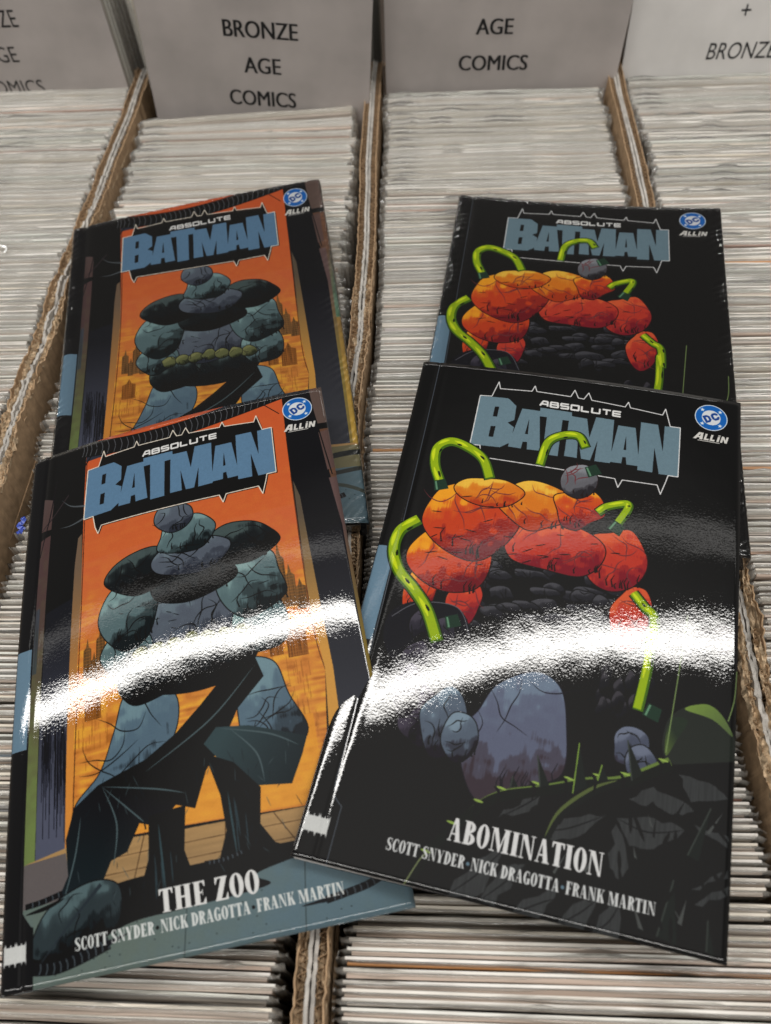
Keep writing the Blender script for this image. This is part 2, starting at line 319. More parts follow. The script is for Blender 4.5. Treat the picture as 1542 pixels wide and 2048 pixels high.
    def cable(s, pts, w, dark=(20, 24, 28), rib=(70, 78, 84), step=2.6):
        s.line(pts, w, dark, taper=False)
        p = curve(pts, False, 14); L = 0
        for i in range(1, len(p)):
            L += np.hypot(*(p[i] - p[i - 1]))
            if L > step:
                L = 0; d = p[i] - p[i - 1]; d = d / (np.hypot(*d) + 1e-9); nn = np.array([-d[1], d[0]])
                s.line([p[i] - nn * w * .40, p[i] + d * w * .09, p[i] + nn * w * .40], 0.5, rib)
    def finish(s):
        a = s.a * (1 + (NF['grain'][..., None] - 0.5) * 0.06)
        a = a.reshape(HH // SS, SS, WW // SS, SS, 3).mean((1, 3))
        return np.clip(a, 0, 1)

# ---- lettering
def arc(cx, cy, rx, ry, a0, a1, n=18):
    t = np.radians(np.linspace(a0, a1, n)); return np.c_[cx + rx * np.cos(t), cy + ry * np.sin(t)]
def R4(x0, y0, x1, y1): return [[[(x0, y0), (x1, y0), (x1, y1), (x0, y1)]]]
def ring(cx, cy, rx, ry, tx, ty, a0=0, a1=360, n=36):
    o = arc(cx, cy, rx, ry, a0, a1, n); i = arc(cx, cy, rx - tx, ry - ty, a0, a1, n)
    if a1 - a0 >= 360: return [[o, i]]
    return [[np.vstack([o, i[::-1]])]]
def poly_(*p): return [[p]]
def serif_glyphs():
    """condensed poster roman, cap height 1, y upward; each glyph = (width, shapes), shape = contours"""
    s, h = 0.19, 0.075; G = {}
    def st(x, w=s, e=0.055): return [R4(x, 0, x + w, 1)[0], R4(x - e, 0, x + w + e, 0.05)[0], R4(x - e, .95, x + w + e, 1)[0]]
    sh = lambda *a: [q for l in a for q in l]
    G['I'] = (0.30, st(.055))
    G['T'] = (0.50, sh(st(.155)[:2], R4(0, .915, .50, 1), poly_((0, 1), (0, .74), (.035, .74), (.09, .93)), poly_((.50, 1), (.50, .74), (.465, .74), (.41, .93))))
    G['H'] = (0.62, sh(st(.055), st(.375), R4(.2, .46, .4, .54)))
    E_ = sh(st(.055), R4(.2, .925, .44, 1), R4(.2, 0, .46, .075), poly_((.44, 1), (.44, .74), (.41, .74), (.34, .94)), poly_((.46, 0), (.46, .27), (.43, .27), (.34, .06)))
    G['E'] = (0.49, sh(E_, R4(.2, .47, .34, .54), R4(.325, .38, .36, .63)))
    G['F'] = (0.46, sh(st(.055), R4(.2, .925, .44, 1), poly_((.44, 1), (.44, .72), (.41, .72), (.34, .94)), R4(.2, .46, .34, .53), R4(.325, .37, .36, .62)))
    G['O'] = (0.50, ring(.25, .5, .25, .52, .175, .075))
    G['C'] = (0.48, sh(ring(.26, .5, .26, .52, .18, .075, 50, 310), R4(.40, .66, .46, .97), R4(.40, .03, .46, .34)))
    G['G'] = (0.52, sh(ring(.26, .5, .26, .52, .18, .075, 50, 305), R4(.40, .66, .46, .97), R4(.31, .02, .48, .46), R4(.26, .42, .53, .48)))
    G['D'] = (0.53, sh(st(.055), ring(.2, .5, .33, .5, .18, .07, -90, 90)))
    G['B'] = (0.50, sh(st(.055), ring(.2, .75, .26, .25, .17, .06, -90, 90), ring(.2, .255, .29, .255, .18, .06, -90, 90)))
    G['R'] = (0.53, sh(st(.055), ring(.2, .74, .28, .26, .18, .06, -90, 90), poly_((.22, .52), (.36, .52), (.50, .05), (.55, .05), (.55, 0), (.38, 0), (.30, .3))))
    G['K'] = (0.56, sh(st(.055), poly_((.22, .42), (.45, .96), (.52, .96), (.3, .46)), R4(.36, .95, .56, 1), poly_((.26, .58), (.36, .68), (.57, .05), (.57, 0), (.36, 0)), ))
    G['M'] = (0.80, sh([R4(.08, 0, .13, 1)[0], R4(0, 0, .21, .05)[0], R4(.0, .95, .2, 1)[0]], poly_((.08, 1), (.26, 1), (.45, .2), (.40, 0), (.36, 0)), poly_((.36, 0), (.42, .0), (.62, 1), (.57, 1)), st(.55)))
    G['N'] = (0.60, sh([R4(.07, 0, .12, 1)[0], R4(0, 0, .19, .05)[0], R4(0, .95, .2, 1)[0], R4(.40, .95, .60, 1)[0], R4(.48, 0, .53, 1)[0]], poly_((.06, 1), (.25, 1), (.53, 0), (.44, 0), (.06, .96))))
    G['A'] = (0.56, sh(poly_((.20, 1), (.34, 1), (.52, 0), (.33, 0)), poly_((.20, 1), (.27, 1), (.1, 0), (.05, 0)), R4(0, 0, .17, .05), R4(.28, 0, .57, .05), R4(.12, .28, .38, .35)))
    G['Y'] = (0.55, sh(R4(.18, 0, .37, .45), R4(.12, 0, .43, .05), poly_((0, 1), (.2, 1), (.36, .4), (.19, .4)), poly_((.45, 1), (.5, 1), (.35, .4), (.29, .4)), R4(.37, .95, .57, 1)))
    G['Z'] = (0.48, sh(R4(.02, .92, .46, 1), R4(0, 0, .46, .08), poly_((.26, 1), (.46, 1), (.2, 0), (0, 0)), poly_((.02, 1), (.02, .7), (.05, .7), (.12, .93)), poly_((.46, 0), (.46, .3), (.43, .3), (.36, .07))))
    sp = [poly_((.02, .02), (.07, .02), (.07, .32), (.02, .32)), poly_((.37, .68), (.42, .68), (.42, .98), (.37, .98)), ring(.225, .745, .205, .27, .15, .07, 40, 235), ring(.225, .265, .225, .28, .15, .07, -140, 60), poly_((.06, .58), (.22, .68), (.41, .42), (.27, .3))]
    G['S'] = (0.46, sh(*sp))
    G[' '] = (0.20, []); G['.'] = (0.40, [])
    return G
GS = serif_glyphs()
def text_serif(cv, txt, x0, x1, base, cap, color, dot=(95, 120, 135)):
    gap = 0.045
    W = sum(GS[c][0] + gap for c in txt) - gap
    sx_ = (x1 - x0) / W; x = x0
    for ch in txt:
        w, shapes = GS[ch]
        if ch == '.':
            cv.ellipse(x + w * sx_ / 2, base - cap * 0.45, cap * .15, cap * .15, dot)
        for cs in shapes:
            cv.put([[(x + px * sx_, base - py * cap) for px, py in c] for c in cs], color)
        x += (w + gap) * sx_
TECH = {'A': [[(0, 0), (.38, 1), (1.0, 1), (1.05, 0)], [(.2, .38), (1.0, .38)]],
        'B': [[(0, 0), (0, 1), (1, 1), (1, .52), (0, .52)], [(1, .52), (1.06, .5), (1.06, 0), (0, 0)]],
        'S': [[(1.05, 1), (0, 1), (0, .52), (1.05, .52), (1.05, 0), (0, 0)]],
        'O': [[(0, 0), (0, 1), (1.05, 1), (1.05, 0), (0, 0), (0, .3)]],
        'L': [[(0, 1), (0, 0), (1, 0)]], 'U': [[(0, 1), (0, 0), (1.05, 0), (1.05, 1)]],
        'T': [[(0, 1), (1.1, 1)], [(.55, 1), (.55, 0)]],
        'E': [[(1.05, 1), (0, 1), (0, 0), (1.05, 0)], [(0, .5), (1.0, .5)]]}
def logo(cv, fill_back, blue, frame_col, frame_shadow):
    fr = np.array(LOGO['frame'])
    if frame_shadow: cv.poly(fr + [0.7, 0.7], (15, 10, 8))
    if fill_back: cv.poly(fr, (24, 17, 16))
    cv.put([LOGO['fill']] + LOGO['holes'], blue, tex='fine', amt=0.02)
    cv.line(fr, 0.55, frame_col, smooth=False, closed=True)
    # ABSOLUTE
    x = 66.6; w = 42.0 / 8
    for i, ch in enumerate('ABSOLUTE'):
        for st_ in TECH[ch]:
            pts = [(x + px * w * 0.70, 21.3 - py * 3.0 + (i * .02)) for px, py in st_]
            cv.line(pts, 1.05, (226, 226, 224), smooth=False)
        x += w * 1.02
    # roundel with stars, and ALL IN
    cx, cy = 153.2, 13.0
    cv.ellipse(cx, cy, 8.2, 8.2, (225, 232, 238)); cv.ellipse(cx, cy, 7.75, 7.75, (30, 98, 178)); cv.ellipse(cx, cy, 4.7, 4.7, (214, 218, 222))
    for a in (45, 135, 225, 315):
        sx_, sy_ = cx + 6.25 * math.cos(math.radians(a)), cy + 6.25 * math.sin(math.radians(a))
        cv.poly([(sx_ + (1.35 if k % 2 == 0 else .52) * math.sin(k * math.pi / 5), sy_ - (1.35 if k % 2 == 0 else .52) * math.cos(k * math.pi / 5)) for k in range(10)], (226, 234, 240))
    ca_, sa_ = math.cos(math.radians(-28)), math.sin(math.radians(-28))
    def rr(p): return [(cx + (a * ca_ - b * sa_), cy + (a * sa_ + b * ca_)) for a, b in p]
    bl = (36, 70, 140)
    cv.put([rr([(-3.9, -2.3), (-1.6, -2.3), (-.35, -1.2), (-.35, 1.2), (-1.6, 2.3), (-3.9, 2.3)]), rr([(-2.6, -1.1), (-1.75, -1.0), (-1.55, -.7), (-1.55, .7), (-1.75, 1.0), (-2.6, 1.1)])], bl)
    cv.poly(rr([(.25, -1.2), (1.4, -2.3), (3.2, -2.3), (4.1, -1.3), (4.1, -.5), (2.9, -.5), (2.8, -1.0), (1.6, -1.0), (1.5, -.8), (1.5, .8), (1.6, 1.0), (2.8, 1.0), (2.9, .5), (4.1, .5), (4.1, 1.3), (3.2, 2.3), (1.4, 2.3), (.25, 1.2)]), bl)
    y0, y1 = 27.7, 23.7; wh = (214, 212, 206)
    def it(p): return [(145.0 + a + (27.7 - (y0 + (y1 - y0) * b)) * .25, y0 + (y1 - y0) * b) for a, b in p]
    cv.put([it([(-.6, 0), (1.3, 1.12), (3.6, 1.12), (4.1, 0), (2.5, 0), (2.4, .25), (1.3, .25), (1.0, 0)]), it([(1.7, .5), (2.4, .85), (2.4, .5)])], wh)
    for a in (4.6, 7.5): cv.poly(it([(a, 0), (a, 1), (a + 1.1, 1), (a + 1.1, .28), (a + 2.5, .28), (a + 2.5, 0)]), wh)
    cv.poly(it([(10.9, 0), (10.9, .85), (12.1, .85), (12.1, 0)]), wh); cv.poly(it([(10.9, .93), (10.9, 1.1), (12.1, 1.1), (12.1, .93)]), wh)
    cv.poly(it([(12.7, 0), (12.7, 1), (13.9, 1), (15.0, .45), (15.0, 1), (16.1, 1), (16.1, 0), (14.9, 0), (13.8, .55), (13.8, 0)]), wh)
    cv.line([(146.8, 28.3), (157.5, 28.3)], 0.35, wh, smooth=False)

def hinge_strip(cv, band):
    cv.poly([(0, 0), (9.2, 0), (9.2, 232), (14.5, 239), (14.5, 267), (0, 267)], band)
    cv.poly([(0, 116.5), (8.6, 116.5), (8.6, 165), (0, 165)], (104, 132, 152))
    # white torn-edged bar code block
    cv.poly([(1.2, 243.4), (2.0, 242), (2.4, 243.4), (4.2, 243.4), (4.5, 242.2), (4.8, 243.4), (6.2, 243.4), (6.5, 241.8), (6.8, 243.2), (7.1, 241.8), (7.4, 243.4), (8.8, 243.4), (9.1, 242.4), (9.4, 243.4), (10.8, 243.4), (11.3, 242.2), (11.4, 250.8), (10.9, 249.4), (9.6, 249.4), (9.3, 250.6), (9.0, 249.4), (7.1, 249.4), (6.6, 251), (6.1, 249.4), (4.3, 249.4), (4.0, 250.5), (3.7, 249.4), (2.0, 249.4), (1.4, 250.8)], (206, 208, 206))
def margin_line(cv, col):
    p = [(9.3, 0), (9.3, 222)] + [tuple(q) for q in curve([(9.3, 222), (9.5, 230), (10.8, 234.5), (14.4, 237.6)], False)] + [(14.4, 267)]
    cv.line(p, 0.45, col, smooth=False)

def rnd_rock(cv, cx, cy, rx, ry, seed, **kw):
    r = np.random.default_rng(seed); n = 9
    pts = [(cx + rx * (1 + r.normal() * .10) * math.cos(a), cy + ry * (1 + r.normal() * .10) * math.sin(a)) for a in np.linspace(0, 2 * math.pi, n + 1)[:-1] + r.random() * .5]
    cv.rock(pts, seed=seed, **kw)

def paint_orange():
    cv = Canvas((18, 18, 22)); F = ART['F']
    # side strips of a ruined window, pillars
    cv.poly([(9, 0), (33, 0), (33, 220), (9, 220)], (20, 20, 24))
    cv.poly(F['strip_out'], (86, 70, 68), c2=(80, 62, 60), ax=((8, 30), (8, 52)))
    cv.put([[(9.3, 56), (16.5, 54), (14.6, 218), (9.3, 218)]], (80, 60, 60), c2=(110, 128, 74), ax=((10, 90), (10, 200)), tex='soft')
    cv.poly([(9.3, 96), (12, 96), (12, 130), (9.3, 130)], (46, 66, 84), tex='vert', amt=.4, alpha=.55)
    cv.poly([(15.2, 0), (32, 0), (32, 70), (31, 100), (30, 217), (14.8, 218)], (17, 18, 22))
    cv.put([[(15.6, 100), (30.5, 96), (29.8, 217), (14.8, 217)]], (30, 31, 36), c2=(82, 86, 104), ax=((20, 110), (20, 195)))
    for k in range(90):
        x = 16.5 + random.random() * 12.5; y = 150 + random.random() * 30; L = 8 + random.random() * 22
        cv.line([(x, y), (x + .1, y + L)], 0.35, (20, 21, 28), smooth=False, alpha=.8)
    cv.put([[(31.5, 62), (33.5, 60), (35.6, 98), (33, 211), (28.6, 211), (30.4, 78)]], (112, 92, 74), c2=(214, 140, 62), ax=((31, 80), (31, 170)))
    # sky
    P = [(32.6, 0), (145.5, 0), (145.5, 131), (148, 160), (141, 215), (31.4, 211), (35, 98)]
    cv.put([P], (197, 88, 48), c2=(204, 102, 54), ax=((90, 0), (90, 90)), tex='soft')
    cv.put([[(34.6, 78), (145.6, 74), (148, 160), (141, 215), (31.4, 211), (34.9, 98)]], (203, 100, 58), c2=(210, 134, 58), ax=((90, 76), (90, 150)), tex='soft')
    # streaky clouds
    m, x0, x1, y0, y1 = cv.mask([[(34.6, 50), (145.6, 50), (148, 160), (141, 214), (31.6, 210), (34.6, 98)]])
    n = NF['horiz'][y0:y1, x0:x1] * .6 + NF['mid'][y0:y1, x0:x1] * .4
    yy = (np.arange(y0, y1, dtype=np.float32) / K)[:, None]
    t = np.clip((n - .48) * 4, 0, 1) * np.clip((yy - 88) / 40, 0.05, 1) * m
    reg = cv.a[y0:y1, x0:x1]; reg += (np.array((238, 178, 60), np.float32) / 255 - reg) * (t * .65)[..., None]
    t = np.clip((.42 - n) * 5, 0, 1) * np.clip((yy - 118) / 40, 0, 1) * m
    reg += (np.array((150, 86, 34), np.float32) / 255 - reg) * (t * .55)[..., None]
    cv.line([(33.2, 0), (35.2, 98), (32, 211)], .35, (40, 26, 20)); cv.line([(145.4, 24), (145.4, 131), (148, 160)], .35, (70, 40, 24))
    # far city
    def tower(x, y, w, h, c=(96, 64, 38)):
        cv.poly([(x, y), (x, y - h * .78), (x + w * .3, y - h * .84), (x + w * .5, y - h * 1.1), (x + w * .7, y - h * .84), (x + w, y - h * .78), (x + w, y)], c, tex='vert', amt=.35)
        for k in range(int(h / 1.6)): cv.line([(x + .3, y - k * 1.6 - .8), (x + w - .3, y - k * 1.6 - .8)], .22, (168, 108, 48), smooth=False, alpha=.7)
    for x, y, w, h in ((37, 140, 4, 18), (41, 142, 3, 13), (43.5, 141, 4.5, 24), (48, 142, 3.5, 12), (38, 160, 8, 14), (128, 126, 4, 22), (131.5, 128, 5, 32), (136, 128, 4.5, 20), (140, 130, 5, 14), (133, 152, 9, 16), (125, 150, 6, 10)):
        tower(x, y, w, h, (104, 74, 44) if y < 145 else (132, 80, 34))
    for k in range(240):
        x = 35 + random.random() * 108; y = 150 + random.random() * 34
        if 50 < x < 122: continue
        cv.line([(x, y), (x, y + 2 + random.random() * 6)], .3, (142, 84, 34), smooth=False, alpha=.5)
    cv.put([[(60, 178), (140, 178), (140, 214), (33, 211), (33, 200)]], (226, 150, 48), c2=(230, 160, 60), ax=((90, 180), (90, 214)), tex='soft', alpha=.75)
    # right pillar and outer strips
    cv.put([[(168, 90), (177, 90), (177, 215), (166, 215), (165, 150)]], (120, 96, 62), c2=(196, 158, 70), ax=((170, 90), (170, 200)), tex='soft'); cv.put([[(163, 30), (177, 30), (177, 120), (167, 120)]], (104, 74, 58), c2=(84, 112, 92), ax=((168, 60), (174, 110)), tex='horiz', amt=.2)
    for k in range(26): cv.line([(170, 66 + k * 1.6), (174, 66 + k * 1.6)], .5, (50, 84, 88), smooth=False, alpha=.7)
    cv.put([[(145.5, 0), (161, 0), (166.5, 84), (167, 131), (168, 215), (149, 215), (148, 160), (145.6, 131), (145.4, 24)]], (24, 24, 29), c2=(56, 58, 66), ax=((150, 90), (160, 190)))
    cv.put([[(146, 60), (148.4, 70), (151.6, 160), (150, 214), (143, 214), (148, 160), (145.6, 131)]], (92, 80, 66), c2=(206, 150, 70), ax=((148, 80), (148, 150)))
    cv.put([[(161, 0), (177, 0), (177, 26), (162.5, 26)]], (92, 76, 70)); cv.put([[(162.5, 32), (168, 31), (168, 56), (164, 57)]], (92, 72, 68))
    cv.put([[(164, 62), (168.5, 62), (168.5, 120), (168, 216), (166.5, 216), (166.5, 90)]], (96, 76, 74), c2=(140, 120, 60), ax=((166, 90), (166, 150)))
    cv.line([(160, 0), (163, 30), (166, 60)], .6, (18, 18, 20))
    # stone floor
    cv.put([[(29, 211), (78, 214), (141, 215), (150, 212), (177, 212), (177, 232), (9.3, 232), (9.3, 214)]], (176, 140, 92), c2=(150, 122, 86), ax=((90, 210), (90, 232)), tex='horiz', amt=.06)
    cv.put([[(9.3, 214), (29, 213), (32, 232), (9.3, 234)]], (98, 92, 92)); cv.put([[(145, 214), (177, 213), (177, 232), (140, 232)]], (118, 112, 84))
    for a in ((64, 212, 58, 230), (98, 214, 96, 230), (118, 215, 128, 231)): cv.line([a[:2], a[2:]], .35, (70, 50, 34), smooth=False)
    for y in (219, 225): cv.line([(34, y), (140, y + .6)], .28, (80, 58, 40))
    cv.put([[(9.3, 231), (60, 229), (120, 230), (177, 227), (177, 267), (14.4, 267), (14.4, 238), (9.6, 236)]], (98, 112, 106), c2=(92, 114, 124), ax=((60, 232), (120, 260)), tex='soft')
    for a in ((80, 236, 76, 260), (128, 232, 124, 260)): cv.line([a[:2], a[2:]], .35, (50, 60, 60), smooth=False)
    for k in range(60): cv.ellipse(16 + random.random() * 150, 238 + random.random() * 20, .35, .22, (48, 56, 56))
    for k in range(12): cv.line([(130 + k * 1.15, 226 + k * .05), (128 + k * 1.15, 233)], .35, (160, 160, 130), smooth=False)
    cv.line([(128, 226), (144, 226), (141, 234), (126, 234)], .4, (40, 44, 42), smooth=False, closed=True)
    # long shadow of the stone heap
    cv.blob([(22, 236), (50, 229), (90, 228), (128, 227), (134, 231), (108, 236), (112, 241), (80, 243), (56, 244), (36, 250), (16, 252), (13, 244)], (17, 19, 21))
    cv.line([(112, 232), (121, 232.5), (128, 231)], .8, (17, 19, 21), taper=True)
    # slate pillars of rock low in the picture
    kw = dict(light=(112, 140, 150), dark=(30, 36, 42), ink=(14, 16, 18))
    for pts in ([(58, 152), (72, 150), (82, 160), (78, 178), (58, 196), (44, 214), (33, 212), (33, 196), (45, 184), (52, 168)], [(112, 150), (126, 152), (131, 168), (137, 184), (128, 192), (112, 190), (108, 172)]):
        cv.rock(pts, (84, 106, 122), cracks=8, seed=int(pts[0][0]), **kw)
    # dark tarpaulins slung over the rocks, straight-hemmed
    cv.poly([(118, 148), (121, 158), (108, 170), (101, 182), (92, 193), (86, 207), (78, 204), (70, 211), (62, 208), (56, 218), (49, 220), (44, 229), (34, 233), (28, 241), (14, 246), (22, 236), (30, 222), (29, 208), (33, 196), (44, 189), (66, 183), (80, 175), (92, 165), (106, 152)], (18, 21, 23), c2=(30, 38, 42), ax=((60, 180), (40, 235)))
    cv.poly([(92, 182), (98, 176), (112, 178), (136, 187), (133, 194), (127, 205), (112, 203), (102, 195)], (52, 70, 74), c2=(26, 34, 38), ax=((100, 180), (130, 205)))
    for a in ([(46, 190), (52, 206), (50, 222)], [(46, 190), (70, 196), (82, 200)], [(46, 190), (60, 204), (64, 208)], [(118, 152), (96, 172), (66, 188)], [(104, 178), (114, 190), (116, 202)], [(36, 200), (33, 216), (26, 236)], [(100, 177), (120, 183), (132, 190)]):
        cv.line(a, .7, (74, 90, 94), taper=True)
    for pts in ([(66, 206), (82, 205), (80, 222), (82, 229), (90, 235), (74, 233), (56, 237), (62, 230), (65, 222)], [(92, 186), (104, 192), (114, 204), (112, 218), (117, 226), (130, 232), (108, 231), (92, 236), (80, 233), (94, 228), (98, 218), (97, 204)]):
        cv.poly(pts, (19, 23, 26))
        for k in range(5): q = np.mean(pts, 0) + (random.uniform(-6, 6), random.uniform(-12, 4)); cv.line([q, q + (random.uniform(-.5, .5), 12)], .6, (44, 58, 64), taper=True)
        cv.line([np.mean(pts, 0) + (-3, -14), np.mean(pts, 0) + (-2, 10)], .9, (52, 72, 78), taper=True)
    cv.rock([(22, 232), (40, 226), (52, 230), (50, 244), (34, 248), (16, 250), (14, 243)], (48, 58, 62), (84, 104, 108), (16, 18, 20), seed=5)
    cv.line([(44, 228), (30, 240), (14, 255)], 1.6, (44, 52, 58), taper='end')
    # the heap of boulders in the middle of the page
    teal = dict(base=(86, 108, 112), light=(126, 156, 156), dark=(26, 32, 34)); slate = dict(base=(84, 92, 104), light=(104, 118, 128), dark=(44, 48, 58)); blk = dict(base=(26, 30, 32), light=(70, 84, 84), dark=(14, 16, 17))
    rocks = [(92, 146, 30, 13, blk), (68, 148, 16, 11, blk), (91, 124, 25, 17, slate), (59, 132, 12, 13, teal), (122, 133, 13, 14, teal), (60, 112, 15, 19, teal), (120, 112, 16, 18, teal), (92, 103, 23, 13, blk),
             (66, 92, 17, 12, blk), (117, 90, 17, 12, blk), (92, 90, 20, 10, slate), (90, 78, 15, 11, teal), (84, 66, 10, 9, slate)]
    for i, (a, b, c, d, kw2) in enumerate(rocks): rnd_rock(cv, a, b, c, d, 40 + i, inkw=.5, cracks=5, ink=(14, 16, 18), **kw2)
    for i in range(7): rnd_rock(cv, 66 + i * 8, 134.5 + abs(i - 3) * .5, 4.6, 4.0, 70 + i, base=(98, 102, 66), light=(128, 130, 84), dark=(44, 48, 32), inkw=.4, cracks=1)
    for k in range(26):
        a = random.uniform(52, 128); b = random.uniform(84, 128)
        cv.line([(a, b), (a + random.uniform(2, 6), b + random.uniform(-1.5, 1.5))], .4, (22, 26, 28), taper=True)
    for k in range(60):
        a = random.uniform(30, 130); b = random.uniform(186, 236)
        if a + b * .2 < 75: continue
        cv.line([(a, b), (a + random.uniform(-3, 3), b + random.uniform(2, 6))], .35, (30, 36, 40) if k % 2 else (70, 84, 88), taper=True, alpha=.6)
    # black ribbed conduit across the top, trailing roots on the floor
    cv.put([[(33, 6.5), (60, 6), (62, 12), (33, 13)]], (46, 50, 62)); 
    cv.line([(30, 4), (60, 8.5), (90, 8.5), (120, 4), (150, -3)], 10.5, (14, 14, 17))
    p = curve([(30, 4), (60, 8.5), (90, 8.5), (120, 4), (150, -3)], False, 9)
    for i in range(len(p)): cv.line([p[i] + (0, -4.6), p[i] + (1.2, 0), p[i] + (0.4, 4.6)], .38, (92, 94, 98))
    cv.line([(39, 5), (34, 13), (28, 24)], .8, (18, 15, 16)); cv.line([(132, 2), (143, 14)], .5, (20, 15, 15), smooth=False)
    for a in ([(20, 34), (26, 40), (35, 43)], [(20, 52), (27, 52.5), (36, 50)]): cv.line(a, 1.5, (78, 84, 88), taper='start')
    cv.line([(24, 32), (16, 43), (9.6, 50)], .7, (52, 44, 46)); cv.line([(16, 20), (13.6, 44), (9.4, 66)], .6, (30, 27, 30))
    cv.cable([(14.8, 253), (24, 254), (34, 252.5), (46, 249.5)], 4.6); cv.line([(46, 249.5), (54, 247.6)], 2.2, (24, 28, 32), taper='end')
    cv.line([(146, 222), (160, 219), (171, 218)], 3.4, (40, 42, 42)); cv.line([(150, 232), (162, 230), (174, 228)], 2.6, (52, 54, 52)); cv.line([(148, 238), (160, 239), (172, 244)], 2.2, (70, 76, 70)); cv.cable([(134, 250.5), (142, 249.5), (151, 248), (160, 245)], 2.8); cv.line([(134, 250.5), (124, 251)], 1.8, (24, 28, 32), taper='end')
    cv.cable([(11, 230), (18, 229.5), (27, 228)], 2.2); cv.line([(11, 233), (20, 232), (28, 230)], 1.6, (18, 20, 24), taper=True)
    cv.cable([(88, 228.5), (96, 228.5), (104, 227)], 1.6, step=1.4)
    hinge_strip(cv, (22, 22, 28))
    logo(cv, True, (92, 126, 156), (232, 222, 206), True)
    text_serif(cv, 'THE ZOO', 68, 108.5, 243.0, 8.6, (222, 222, 220))
    text_serif(cv, 'SCOTT SNYDER.NICK DRAGOTTA.FRANK MARTIN', 32.4, 141.2, 249.8, 4.6, (212, 216, 214), dot=(20, 24, 26))
    return cv.finish()

